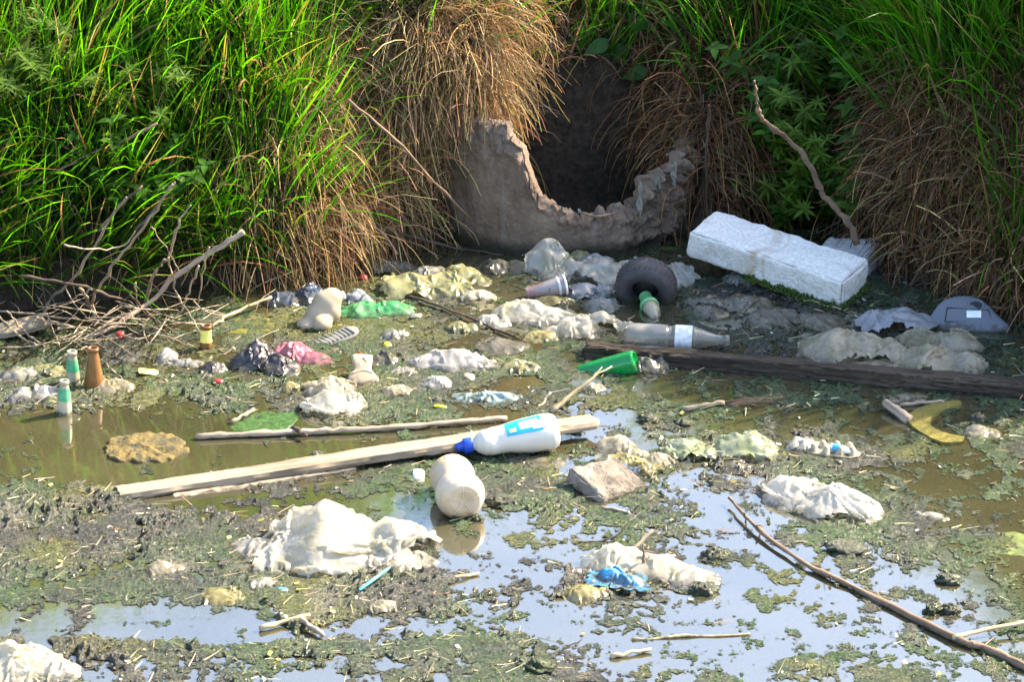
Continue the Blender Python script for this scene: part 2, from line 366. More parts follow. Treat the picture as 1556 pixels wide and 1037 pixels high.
# shorter grass and straw that carry the bank on to either side of the view
P, Nn = roots(26000, -3.6, 4.0, 5.8, 9.6, 53); px, py = pix(P[:, 0], P[:, 1], P[:, 2]); ok = ((px < -60) | (px > 1620)) & (r0.random(len(P)) < 0.55)
P, Nn = P[ok], Nn[ok]; n = len(P); D = Nn * 0.5 + r0.normal(0, 0.25, (n, 3)) + np.array([0.05, 0, 0.85]); st = r0.random(n) < 0.45
c0 = jitcol(r0, n, (0.013, 0.044, 0.005), 0.4); c1 = jitcol(r0, n, (0.056, 0.182, 0.010), 0.45); c0[st] = jitcol(r0, st.sum(), (0.05, 0.033, 0.016), 0.5); c1[st] = jitcol(r0, st.sum(), (0.16, 0.10, 0.045), 0.5)
tag(strands('side_grass', P, D, np.where(P[:, 0] > 0, r0.uniform(0.06, 0.17, n), r0.uniform(0.12, 0.34, n)), r0.uniform(0.003, 0.009, n), 5, np.where(st, r0.uniform(0.3, 0.8, n), r0.uniform(0.02, 0.3, n)), c0, c1, M['grass'], 0.006, curl=0.05, seed=15),
    'short grass and straw on the bank at the far sides', 'grass', kind='stuff')

# ------------------------------------------------------------------ floating scum, slime and mud
sx = np.concatenate([np.linspace(-2.8, -1.36, 110)[:-1], np.linspace(-1.36, 1.36, 905)[:-1], np.linspace(1.36, 2.8, 110)]); sy = np.concatenate([np.linspace(3.9, 5.32, 70)[:-1], np.linspace(5.32, 8.25, 596)])
SX, SY = np.meshgrid(sx, sy, indexing='ij'); SPX, SPY = pix(SX, SY, 0 * SX)
dens_l = [  # px, py, rx, ry, amount
 (110, 800, 260, 45, 1.1), (200, 850, 260, 45, 0.9), (60, 760, 110, 30, 0.6), (560, 900, 200, 45, 1.1), (420, 900, 160, 40, 0.6), (300, 985, 300, 22, 0.7), (620, 990, 260, 35, 0.7), (130, 905, 200, 16, 0.4), (520, 1030, 400, 14, .5),
 (190, 938, 210, 18, -2.2), (450, 1030, 300, 10, -.6), (620, 955, 120, 10, -.8), (370, 965, 150, 15, -1.9), (100, 955, 120, 12, -1), (300, 868, 120, 9, -0.9), (470, 775, 130, 14, -.9), (330, 760, 130, 10, -1.0), (620, 760, 60, 20, -.6), (230, 905, 120, 7, -.7), (480, 1005, 140, 7, -.9), (700, 940, 120, 10, -.8), (60, 960, 110, 10, -0.7), (330, 848, 70, 10, -0.2),
 (180, 650, 260, 20, -1.5), (90, 705, 170, 26, -1.6), (440, 690, 130, 18, -1.2), (330, 755, 60, 10, -0.5), (230, 725, 120, 14, -1.2),
 (450, 450, 180, 32, 0.6), (560, 505, 200, 40, 0.45), (680, 470, 120, 22, -.35), (1080, 560, 120, 16, -.3), (330, 600, 170, 26, 0.8), (60, 590, 110, 26, 0.7), (600, 580, 200, 40, 0.6), (800, 560, 150, 35, 0.38), (250, 520, 160, 30, 0.7), (90, 500, 140, 30, 0.5), (560, 620, 160, 16, .5),
 (1170, 460, 140, 40, 0.9), (1180, 520, 120, 25, 0.6), (1230, 606, 75, 13, 0.9), (1500, 520, 80, 30, 0.1), (640, 388, 140, 24, -1.8), (400, 436, 170, 12, -1.0), (1100, 400, 120, 14, -.6), (900, 395, 200, 14, -0.6), (1400, 440, 100, 20, -0.6),
 (700, 820, 110, 60, -1.0), (860, 850, 90, 40, -0.5), (1130, 860, 120, 70, -0.7), (1260, 940, 190, 50, -0.9), (1120, 950, 120, 60, -0.9), (1450, 900, 130, 50, -0.5), (900, 960, 160, 35, -0.35), (1000, 1010, 100, 20, -.6), (1400, 1010, 90, 20, -.5),
 (1300, 640, 130, 16, -1.0), (1060, 640, 120, 14, -0.5), (1350, 730, 120, 25, -0.35), (1500, 780, 90, 40, -0.4),
 (560, 740, 140, 25, 0.5), (460, 770, 120, 16, 0.3), (800, 740, 120, 40, 0.5), (950, 760, 130, 30, 0.45), (1000, 900, 110, 40, 0.8), (880, 800, 80, 20, 0.4), (1320, 800, 110, 40, 0.7), (1300, 690, 90, 20, .3), (1420, 690, 130, 22, 0.6), (1420, 860, 90, 14, 0.5), (1230, 1010, 70, 14, 1.3), (1350, 1030, 70, 12, 1.0), (1520, 830, 50, 14, 0.9), (1180, 640, 70, 12, 0.7), (1150, 690, 110, 18, .5), (700, 700, 100, 12, .3)]
Mden = -0.10 + blob(SPX, SPY, dens_l)
wx = SX + 0.05 * fbm2(SX * 5, SY * 5, 3, 40); wy = SY + 0.09 * fbm2(SX * 5, SY * 5, 3, 50)
cov = Mden * 0.60 + 0.48 * fbm2(wx * 4.2, wy * 3.2, 3, 60, 0.6) + 0.46 * fbm2(wx * 13, wy * 10, 3, 64, 0.65) + 0.34 * n2(SX * 48, SY * 38, 68) + 0.20 * n2(SX * 105, SY * 80, 69) - 0.10
padn = 0.62 * n2(SX * 15, SY * 11, 71) + 0.30 * n2(SX * 37, SY * 28, 72) + 0.18 * n2(SX * 85, SY * 66, 73) - 0.36 + 0.09 * sstep(900, 1150, SPX) - 0.30 * np.clip(blob(SPX, SPY, [(180, 660, 260, 45, 1), (640, 388, 140, 24, 1), (300, 690, 200, 30, 1)]), 0, 1)
cov = np.maximum(cov, padn * 0.8) - 0.6 * sstep(-0.20, -0.02, inland(SX, SY)) * sstep(1250, 1100, SPX)
lump_w = np.clip(blob(SPX, SPY, [(110, 810, 260, 70, 1.0), (560, 910, 220, 60, 1.0), (1170, 470, 150, 60, 0.8), (950, 740, 150, 50, 0.6), (970, 900, 120, 50, 0.9), (1100, 690, 130, 40, 0.8), (300, 1000, 400, 40, 0.7), (60, 590, 120, 40, 0.7), (350, 600, 150, 40, 0.5), (560, 480, 330, 70, -0.35)]) + 0.16 + 0.3 * n2(SX * 3, SY * 3, 77), 0.08, 1.2)
rgh = sstep(-0.35, 0.45, n2(SX * 7, SY * 6, 79)) * 0.9 + 0.1
bil = np.abs(n2(wx * 17, wy * 14, 81)) ; bil2 = np.abs(n2(wx * 41, wy * 36, 82)); bil3 = np.abs(n2(SX * 95, SY * 80, 83))
edge = sstep(-0.02, 0.22, cov)
clod = np.maximum(0, fbm2(SX * 26, SY * 22, 3, 85, 0.6) - 0.25)
h = np.where(cov > -0.02, 0.0015, 0.0) + edge * (0.002 + lump_w * (0.008 * (1 - bil * 1.6).clip(0) * (0.4 + 0.6 * fbm2(SX * 6, SY * 6, 2, 90).clip(0, 1)) + rgh * (0.006 * (1 - 1.8 * bil2).clip(0) + 0.004 * (1 - 2 * bil3).clip(0)) + 0.014 * clod * rgh))
h += edge * (0.3 + rgh) * 0.0036 * fbm2(SX * 70, SY * 58, 3, 95, .6)
h = np.where(cov > -0.02, h, 0.0013); h = np.where(cov > -0.27, h, -0.01)
thin = np.clip((cov + 0.27) / 0.42, 0, 1)
h = np.minimum(h, np.where(inland(SX, SY) > 0.06, -0.03, 1))
green = np.clip(0.70 + 1.35 * fbm2(SX * 3.3, SY * 3.3, 4, 100) - 0.35 * (lump_w - 0.35), 0, 1)
green = np.clip(green + blob(SPX, SPY, [(500, 470, 300, 80, 0.35), (800, 570, 200, 50, 0.4), (1180, 470, 160, 60, -0.5), (560, 900, 200, 40, -.3), (100, 810, 280, 60, -0.55), (620, 1000, 200, 40, -.25)]), 0, 1)
yellow = np.clip(1.6 * fbm2(SX * 4.1, SY * 4.1, 4, 110) - 0.32 + blob(SPX, SPY, [(500, 470, 300, 80, 0.55), (300, 530, 180, 50, 0.45), (760, 560, 160, 50, .25), (1230, 1012, 60, 12, 0.9), (340, 905, 60, 14, 0.8), (1180, 465, 200, 60, -1), (1520, 830, 60, 15, 0.6)]), 0, 0.9)
dry = np.clip(sstep(0.006, 0.022, h) * (0.5 + 0.9 * fbm2(SX * 30, SY * 26, 3, 120)) * 0.8 + 0.9 * np.clip(fbm2(SX * 9, SY * 7, 4, 125) - 0.35, 0, 1), 0, 0.85)
Fq = grid_faces(len(sx), len(sy)); hf = h.ravel(); keep = (hf[Fq] > -0.003).any(1)
Fq = Fq[keep]; used = np.unique(Fq); remap = np.full(hf.size, -1); remap[used] = np.arange(len(used))
V = np.stack([SX, SY, h], -1).reshape(-1, 3)[used]
sme = make_mesh('algae_scum', V, [remap[Fq]]); vcol(sme, np.stack([green, yellow, dry, thin], -1).reshape(-1, 4)[used])
print('scum faces', len(Fq))
tag(link('algae_scum', sme, M['scum']), 'green slime and grey mud scum floating in mats on the water', 'scum', kind='stuff')

# ------------------------------------------------------------------ more materials
def m_plain(name, col, rough=0.5, spec=0.5, var=0.25, dirt=None, dirt_amt=0.5, scale=30, bump=0.15, bdist=0.002, trans=0.0, sss=0.0, ior=1.45, alpha=None, coat=0.0, wl=None):
    k = NT(name); a = k.noise(scale, 5, 0.6); b = k.noise(scale * 0.25, 4, 0.6)
    c = k.mix(var, col, k.ramp(a, (0.3, tuple(x * 0.45 for x in col)), (0.7, tuple(min(1, x * 1.35) for x in col))))
    if dirt: c = k.mix(k.math('MULTIPLY', k.ramp(b, (0.45, 0.0), (0.65, 1.0)), dirt_amt), c, dirt)
    if wl is not None: c = k.waterline(c, wl)
    k.P(col=c, rough=rough, spec=spec, trans=trans, sss=sss, ior=ior, coat=coat)
    if alpha is not None: k.P(alpha=alpha)
    k.bump(a, bump, bdist); return k.m
def m_film(name, col, dirt=(0.20, 0.19, 0.05), amt=0.5, tr=0.52, clear=0.22, rough=0.26, crease=1.0):
    """thin plastic: light comes through it, slime and mud stain it, mud along the hem where it lay in the water"""
    k = NT(name); s = k.noise(16, 6, 0.7); g = k.noise(60, 6, 0.65); f = k.noise(170, 4, 0.6)
    c = k.mix(k.math('MULTIPLY', k.ramp(s, (0.46, 0.0), (0.70, 1.0)), amt), col, dirt)
    c = k.mix(k.math('MULTIPLY', k.ramp(g, (0.60, 0.0), (0.70, 1.0)), min(1, amt * 0.8)), c, tuple(0.35 * x for x in dirt))
    tide = k.sep(k.attr('tide').outputs['Color'])[0]
    tm = k.math('MULTIPLY', tide, k.ramp(g, (0.35, 0.15), (0.6, 1.0)))
    c = k.mix(tm, c, (0.060, 0.056, 0.028))
    k.P(col=c, rough=rough, spec=0.5)
    v = k.n('TexVoronoi', feature='DISTANCE_TO_EDGE'); v.inputs['Scale'].default_value = 34
    nz = k.n('TexNoise'); nz.inputs['Scale'].default_value = 25; k.t.links.new(k.co(), nz.inputs['Vector'])
    k.t.links.new(k.mix(0.06, k.co(), nz.outputs['Color']), v.inputs['Vector'])
    nb = k.bump(k.math('MULTIPLY', v.outputs[0], 2.2), 0.22 * crease, 0.006)
    t = k.n('BsdfTranslucent'); k.t.links.new(c, t.inputs[0]); k.t.links.new(nb, t.inputs['Normal'])
    mx = k.n('MixShader'); mx.inputs[0].default_value = tr; k.t.links.new(k.b.outputs[0], mx.inputs[1]); k.t.links.new(t.outputs[0], mx.inputs[2]); last = mx.outputs[0]
    if clear:
        tp = k.n('BsdfTransparent'); m2 = k.n('MixShader'); m2.inputs[0].default_value = clear
        k.t.links.new(last, m2.inputs[1]); k.t.links.new(tp.outputs[0], m2.inputs[2]); last = m2.outputs[0]
    k.t.links.new(last, k.out.inputs[0]); return k.m
def m_wood(name, dark, light, scale=1.0, rough=0.85, bump=0.6):
    k = NT(name); v = k.co((60 * scale, 60 * scale, 2.5 * scale)); g = k.noise(1.0, 6, 0.65, v, 0.4); w = k.noise(4, 4, 0.6)
    c = k.ramp(g, (0.3, dark), (0.5, tuple(0.5 * (a + b) for a, b in zip(dark, light))), (0.68, light))
    c = k.mix(k.math('MULTIPLY', k.ramp(w, (0.5, 0.0), (0.7, 1.0)), 0.4), c, tuple(x * 0.5 for x in dark))
    c = k.waterline(c, 0.006, tuple(x * 0.35 for x in dark))
    k.P(col=c, rough=rough, spec=0.25); k.bump(g, bump, 0.004); return k.m
def m_stone(name, lo, hi, scale=40, bump=0.9, bdist=0.008, stain=None, stain_amt=0.5):
    k = NT(name); a = k.noise(scale, 6, 0.7); b = k.noise(scale * 4, 4, 0.6); s = k.noise(7, 5, 0.6)
    c = k.ramp(a, (0.3, lo), (0.65, hi)); 
    c = k.mix(k.math('MULTIPLY', k.ramp(b, (0.60, 0.0), (0.72, 1.0)), 0.5), c, tuple(x * 0.5 for x in lo))
    if stain: c = k.mix(k.math('MULTIPLY', k.ramp(s, (0.45, 0.0), (0.65, 1.0)), stain_amt), c, stain)
    k.P(col=c, rough=0.92, spec=0.25); k.bump(k.math('ADD', a, k.math('MULTIPLY', b, 0.5)), bump, bdist); return k.m
def m_ring():
    """old concrete of the culvert ring: smooth grey-brown wall, algae tide line near the water, lime streaks"""
    k = NT('ring_concrete'); a = k.noise(12, 6, 0.65); b = k.noise(90, 4, 0.6); st = k.noise(1.0, 4, 0.6, k.co((30, 30, 2.5)))
    c = k.ramp(a, (0.3, (0.080, 0.056, 0.040)), (0.7, (0.190, 0.138, 0.100)))
    c = k.mix(k.math('MULTIPLY', k.ramp(b, (0.55, 0.0), (0.72, 1.0)), 0.4), c, (0.24, 0.215, 0.19))
    c = k.mix(k.math('MULTIPLY', k.ramp(st, (0.55, 0.0), (0.70, 1.0)), 0.4), c, (0.19, 0.17, 0.15))
    z = k.n('SeparateXYZ'); k.t.links.new(k.tc.outputs['Object'], z.inputs[0])
    band = k.math('ADD', z.outputs[2], k.math('MULTIPLY', a, 0.03))
    c = k.mix(k.ramp(band, (0.030, 1.0), (0.062, 0.0)), c, (0.030, 0.028, 0.016))
    k.P(col=c, rough=0.9, spec=0.2); pb = k.n('TexVoronoi'); pb.inputs['Scale'].default_value = 75; k.t.links.new(k.co(), pb.inputs['Vector'])
    k.bump(k.math('ADD', k.math('ADD', a, k.math('MULTIPLY', b, 0.8)), k.math('MULTIPLY', pb.outputs['Distance'], 0.4)), 0.7, 0.007); return k.m
def m_block():
    k = NT('white_block'); a = k.noise(120, 6, 0.7); b = k.noise(20, 5, 0.6); v = k.n('TexVoronoi'); v.inputs['Scale'].default_value = 130; k.t.links.new(k.co(), v.inputs['Vector'])
    c = k.ramp(a, (0.3, (0.46, 0.44, 0.40)), (0.65, (0.68, 0.66, 0.62)))
    pit = k.ramp(v.outputs['Distance'], (0.10, 1.0), (0.22, 0.0)); c = k.mix(k.math('MULTIPLY', pit, 0.35), c, (0.30, 0.28, 0.25))
    # brown scuff arcs left on the top by a tyre or rope
    sx_ = k.n('SeparateXYZ'); k.t.links.new(k.tc.outputs['Object'], sx_.inputs[0])
    dx = k.math('ADD', sx_.outputs[0], 0.085); dy = k.math('ADD', sx_.outputs[1], 0.005)
    rad = k.math('SQRT', k.math('ADD', k.math('MULTIPLY', dx, dx), k.math('MULTIPLY', dy, dy)))
    rad = k.math('ADD', rad, k.math('MULTIPLY', b, 0.02))
    arc = k.ramp(k.math('MULTIPLY', rad, 5.0), (0.36, 0.0), (0.40, 0.55), (0.46, 1.0), (0.50, 0.1), (0.53, 0.0), (0.57, 0.55), (0.60, 0.0))
    half = k.math('MULTIPLY', k.ramp(k.math('ADD', dx, 0.5), (0.51, 0.0), (0.55, 1.0)), k.ramp(b, (0.35, 0.3), (0.6, 1.0)))
    c = k.mix(k.math('MULTIPLY', k.math('MULTIPLY', arc, half), 0.85), c, (0.32, 0.20, 0.10))
    dirt = k.ramp(k.math('ADD', sx_.outputs[2], k.math('MULTIPLY', b, 0.03)), (-0.058, 1.0), (-0.03, 0.0)) if False else k.ramp(b, (0.62, 0.0), (0.75, 1.0))
    c = k.mix(k.math('MULTIPLY', dirt, 0.5), c, (0.36, 0.31, 0.24)); c = k.waterline(c, 0.022, (0.10, 0.095, 0.045), 0.8)
    k.P(col=c, rough=0.95, spec=0.2); k.bump(k.math('ADD', a, k.math('MULTIPLY', v.outputs['Distance'], 0.9)), 0.45, 0.005); return k.m
M['ring'] = m_ring(); M['block'] = m_block()
M['block2'] = m_stone('grey_block', (0.33, 0.32, 0.30), (0.58, 0.56, 0.53), 60)
M['slab'] = m_stone('mud_slab', (0.10, 0.083, 0.068), (0.25, 0.215, 0.18), 30, stain=(0.05, 0.042, 0.032), stain_amt=0.9)
M['beam'] = m_wood('beam_wood', (0.009, 0.007, 0.005), (0.080, 0.060, 0.044), 0.8, rough=0.97, bump=1.0)
M['plank'] = m_wood('plank_wood', (0.15, 0.118, 0.082), (0.32, 0.262, 0.19), 1.0, bump=0.5)
M['bark'] = m_wood('bark', (0.15, 0.11, 0.078), (0.42, 0.33, 0.24), 2.2, bump=.3)
M['bark_dark'] = m_wood('bark_dark', (0.030, 0.021, 0.015), (0.12, 0.085, 0.06), 2.2)
M['reed'] = m_wood('reed', (0.22, 0.16, 0.085), (0.50, 0.40, 0.25), 2.0, bump=0.3)
M['stem'] = m_wood('stem', (0.09, 0.058, 0.038), (0.24, 0.165, 0.11), 2.0, bump=0.3)
M['white_plastic'] = m_plain('white_plastic', (0.56, 0.53, 0.46), 0.38, wl=.016, var=0.10, dirt=(0.42, 0.34, 0.22), dirt_amt=0.5, sss=0.0, bump=0.05)
M['cream_plastic'] = m_plain('cream_plastic', (0.34, 0.275, 0.19), 0.45, wl=.012, var=0.15, dirt=(0.28, 0.22, 0.13), dirt_amt=0.7, bump=0.08)
M['bulb_plastic'] = m_plain('bulb_plastic', (0.52, 0.42, 0.30), 0.33, wl=.012, var=0.15, dirt=(0.34, 0.22, 0.10), dirt_amt=0.8, scale=34, bump=0.08)
M['blue_cap'] = m_plain('blue_cap', (0.010, 0.055, 0.40), 0.35, var=0.1)
M['label_blue'] = m_plain('label_blue', (0.015, 0.28, 0.62), 0.35, var=0.08)
M['label_white'] = m_plain('label_white', (0.78, 0.80, 0.80), 0.4, var=0.05)
M['label_yellow'] = m_plain('label_yellow', (0.80, 0.70, 0.15), 0.4, var=0.1)
M['label_green'] = m_plain('label_green', (0.02, 0.27, 0.11), 0.4, var=0.2, dirt=(0.45, 0.5, 0.4), dirt_amt=0.4)
M['frost_glass'] = m_plain('frost_glass', (0.52, 0.47, 0.33), 0.22, wl=.012, var=0.3, dirt=(0.32, 0.27, 0.16), trans=0.35, bump=0.05)
M['brown_glass'] = m_plain('brown_glass', (0.21, 0.085, 0.022), 0.14, wl=.012, var=0.3, dirt=(0.34, 0.22, 0.10), dirt_amt=0.4, trans=0.25, bump=0.05)
M['green_glass'] = m_plain('green_glass', (0.010, 0.40, 0.075), 0.07, var=0.15, trans=0.55, ior=1.5, bump=0.03)
M['clear_plastic'] = m_plain('clear_plastic', (0.50, 0.47, 0.41), 0.18, wl=.012, var=0.25, dirt=(0.40, 0.34, 0.24), dirt_amt=0.6, trans=0.75, bump=0.12)
M['clear_label'] = m_plain('clear_label', (0.58, 0.58, 0.60), 0.4, var=0.6, scale=90)
M['neck_green'] = m_plain('neck_green', (0.14, 0.40, 0.16), 0.4, var=0.2)
M['rubber'] = m_plain('rubber', (0.034, 0.032, 0.035), 0.7, wl=.018, var=0.5, dirt=(0.085, 0.072, 0.064), dirt_amt=0.4, scale=60, bump=0.5)
M['foam_yellow'] = m_plain('foam_yellow', (0.15, 0.125, 0.018), 0.95, var=0.9, dirt=(0.07, 0.065, 0.02), scale=120, bump=0.8, bdist=0.004)
M['grey_part'] = m_plain('grey_part', (0.105, 0.115, 0.14), 0.5, wl=.016, var=0.12, dirt=(0.10, 0.10, 0.10), dirt_amt=0.4, bump=0.05)
M['dark_part'] = m_plain('dark_part', (0.012, 0.012, 0.014), 0.6)
M['sole'] = m_plain('sole', (0.17, 0.165, 0.145), 0.7, var=0.3, dirt=(0.08, 0.075, 0.05), scale=60, bump=0.3)
M['red_bit'] = m_plain('red_bit', (0.28, 0.02, 0.02), 0.5); M['yellow_bit'] = m_plain('yellow_bit', (0.62, 0.55, 0.02), 0.5); M['blue_bit'] = m_plain('blue_bit', (0.05, 0.35, 0.62), 0.4)
M['pink_stain'] = m_plain('pink_stain', (0.80, 0.38, 0.32), 0.5, var=0.2)
M['moss'] = m_plain('moss', (0.055, 0.10, 0.012), 0.95, var=0.8, scale=150, bump=1.0, bdist=0.006)
FILM = dict(
 cream=m_film('film_cream', (0.60, 0.57, 0.50), (0.34, 0.30, 0.07), 0.6), white=m_film('film_white', (0.63, 0.61, 0.57), (0.38, 0.34, 0.16), 0.45),
 lilac=m_film('film_lilac', (0.56, 0.54, 0.53), (0.30, 0.27, 0.18), 0.45), dirty=m_film('film_dirty', (0.54, 0.48, 0.36), (0.20, 0.17, 0.06), 0.75),
 clear=m_film('film_clear', (0.46, 0.45, 0.40), (0.28, 0.26, 0.08), 0.55, 0.38, 0.28), olive=m_film('film_olive', (0.28, 0.27, 0.14), (0.12, 0.13, 0.03), 0.65, 0.3, 0.10),
 black=m_film('film_black', (0.026, 0.023, 0.028), (0.07, 0.06, 0.05), 0.4, 0.04, 0, 0.36), blue=m_film('film_blue', (0.060, 0.082, 0.125), (0.12, 0.10, 0.08), 0.7, 0.12),
 grey=m_film('film_grey', (0.24, 0.235, 0.21), (0.13, 0.12, 0.06), 0.6, 0.25, 0.08), greyblue=m_film('film_greyblue', (0.27, 0.28, 0.30), (0.18, 0.17, 0.14), 0.5, 0.25, 0.06),
 pale_green=m_film('film_pale_green', (0.24, 0.26, 0.17), (0.12, 0.16, 0.04), 0.8, 0.15), green=m_film('film_green', (0.07, 0.38, 0.13), (0.42, 0.38, 0.28), 0.5, 0.3),
 pink=m_film('film_pink', (0.42, 0.13, 0.19), (0.22, 0.11, 0.11), 0.6, 0.2), sky=m_film('film_sky', (0.34, 0.50, 0.54), (0.50, 0.52, 0.36), 0.7, 0.3), azure=m_film('film_azure', (0.02, 0.27, 0.55), (0.5, 0.55, 0.58), 0.55, 0.25, 0, 0.3),
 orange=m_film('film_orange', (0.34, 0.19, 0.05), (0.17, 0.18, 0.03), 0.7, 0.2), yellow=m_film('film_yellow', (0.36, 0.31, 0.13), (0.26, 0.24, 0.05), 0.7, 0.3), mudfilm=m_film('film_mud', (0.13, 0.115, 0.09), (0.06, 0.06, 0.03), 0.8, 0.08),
 cup=m_film('film_cup', (0.34, 0.32, 0.31), (0.32, 0.06, 0.06), 1.0, 0.3, 0.1, 0.2, 0.3))

# ------------------------------------------------------------------ shape helpers
def up_to(o, A, B, roll=0.0):
    d = (B - A); q = d.to_track_quat('Z', 'Y'); o.rotation_mode = 'QUATERNION'
    o.rotation_quaternion = q @ Matrix.Rotation(roll, 4, 'Z').to_quaternion(); o.location = A
def lathe(name, prof, seg=32, oval=1.0, t0=0.0, t1=2 * math.pi, wob=0.0, dent=None, seed=0):
    """prof = [(z, r)...]; a full turn unless t0..t1 is given"""
    full = abs(t1 - t0 - 2 * math.pi) < 1e-6
    th = np.linspace(t0, t1, seg, endpoint=not full); z = np.array([p[0] for p in prof]); r = np.array([p[1] for p in prof])
    TH, Z = np.meshgrid(th, z, indexing='ij'); RR_ = np.broadcast_to(r, TH.shape).copy()
    if wob: RR_ *= 1 + wob * fbm3(np.stack([np.cos(TH) * 1.2, np.sin(TH) * 1.2, Z * 25], -1), 3, seed)
    if dent:
        for (dt, dz, rt, rz, amt) in dent: RR_ *= 1 - amt * np.exp(-((np.angle(np.exp(1j * (TH - dt))) / rt) ** 2 + ((Z - dz) / rz) ** 2))
    V = np.stack([RR_ * np.cos(TH), RR_ * np.sin(TH) * oval, Z], -1).reshape(-1, 3)
    return make_mesh(name, V, [grid_faces(seg, len(z), wrap_u=full)[:, ::-1] if False else grid_faces(seg, len(z), wrap_u=full)])
def smooth_prof(pts, n=40):
    """dense profile through the given (z, r) points"""
    s = np.linspace(0, len(pts) - 1, n); z = np.array([p[0] for p in pts], float); r = np.array([p[1] for p in pts], float); i = np.arange(len(pts))
    return list(zip(np.interp(s, i, z), np.interp(s, i, r)))
def catmull(pts, n):
    pts = np.array(pts, float)
    if len(pts) == 2: return pts[0] + (pts[1] - pts[0]) * np.linspace(0, 1, n)[:, None]
    p = np.vstack([2 * pts[0] - pts[1], pts, 2 * pts[-1] - pts[-2]]); s = np.linspace(0, len(pts) - 1 - 1e-6, n); out = []
    for t in s:
        i = int(t); f = t - i; a, b, c, d = p[i], p[i + 1], p[i + 2], p[i + 3]
        out.append(0.5 * ((2 * b) + (c - a) * f + (2 * a - 5 * b + 4 * c - d) * f * f + (3 * b - a - 3 * c + d) * f ** 3))
    return np.array(out)
def tube(name, pts, r0, r1, seg=7, n=None, knots=0.0, seed=0, rough=0.12, nodes=None):
    """a stick along a polyline, thinning from r0 to r1, uneven, closed at the ends"""
    rg = np.random.default_rng(seed + 7); n = n or max(6, 4 * len(pts)); C = catmull(pts, n)
    if knots: C[1:-1] += rg.normal(0, knots, (n - 2, 3))
    T = np.gradient(C, axis=0); T /= np.linalg.norm(T, axis=1)[:, None]; ref = np.array([0.31, 0.2, 0.93]); 
    U = np.cross(T, ref); U /= np.linalg.norm(U, axis=1)[:, None] + 1e-9; Wv = np.cross(T, U)
    rad = np.linspace(r0, r1, n) * (1 + rg.normal(0, rough, n)); th = np.linspace(0, 2 * np.pi, seg, endpoint=False)
    if nodes:
        t = np.linspace(0, 1, n)
        for q in nodes: rad *= 1 + 0.35 * np.exp(-((t - q) / 0.012) ** 2)
    V = C[:, None] + (U[:, None] * np.cos(th)[None, :, None] + Wv[:, None] * np.sin(th)[None, :, None]) * (rad[:, None, None] * (1 + rg.normal(0, rough * 0.6, (n, seg, 1))))
    V = np.vstack([V.reshape(-1, 3), C[:1] - T[:1] * r0 * 0.2, C[-1:] + T[-1:] * r1 * 0.3]); b = n * seg; i = np.arange(seg); j = (i + 1) % seg
    q = (np.arange(n - 1)[:, None, None] * seg + np.stack([i, j, j + seg, i + seg], 1)[None]).reshape(-1, 4)
    caps = np.vstack([np.stack([j, i, np.full(seg, b)], 1), np.stack([i + (n - 1) * seg, j + (n - 1) * seg, np.full(seg, b + 1)], 1)])
    # local coordinates: the stick's own start, length along its first-to-last direction kept in place
    return make_mesh(name, V, [q, caps])
g_tangle = 'tangle of dry sticks at the left bank'
def stick(name, label, cat, ppts, r0, r1, m='bark', group=None, seed=0, parent=None, seg=7, knots=0.0015, nodes=None, n=None):
    if group == g_tangle: ppts = [(x, y, z * 1.5 if z > .05 else z) for x, y, z in ppts]
    W = [at(p[0], p[1], p[2]) if len(p) == 3 else at_y(p[0], p[1], p[3]) for p in ppts]
    o0 = W[0]; pts = [w - o0 for w in W]
    d = (W[-1] - W[0]); q = d.to_track_quat('Z', 'Y'); qi = q.inverted(); pts = [qi @ p for p in pts]
    me = tube(name, [tuple(p) for p in pts], r0, r1, seg, n=n, knots=knots, seed=seed, nodes=nodes)
    o = link(name, me, M[m]); o.rotation_mode = 'QUATERNION'; o.rotation_quaternion = q; o.location = o0
    if parent is not None:
        o.parent = parent; o.matrix_parent_inverse = Matrix.LocRotScale(parent.location, parent.rotation_quaternion if parent.rotation_mode == 'QUATERNION' else parent.rotation_euler, None).inverted()
    else: tag(o, label, cat, group)
    return o
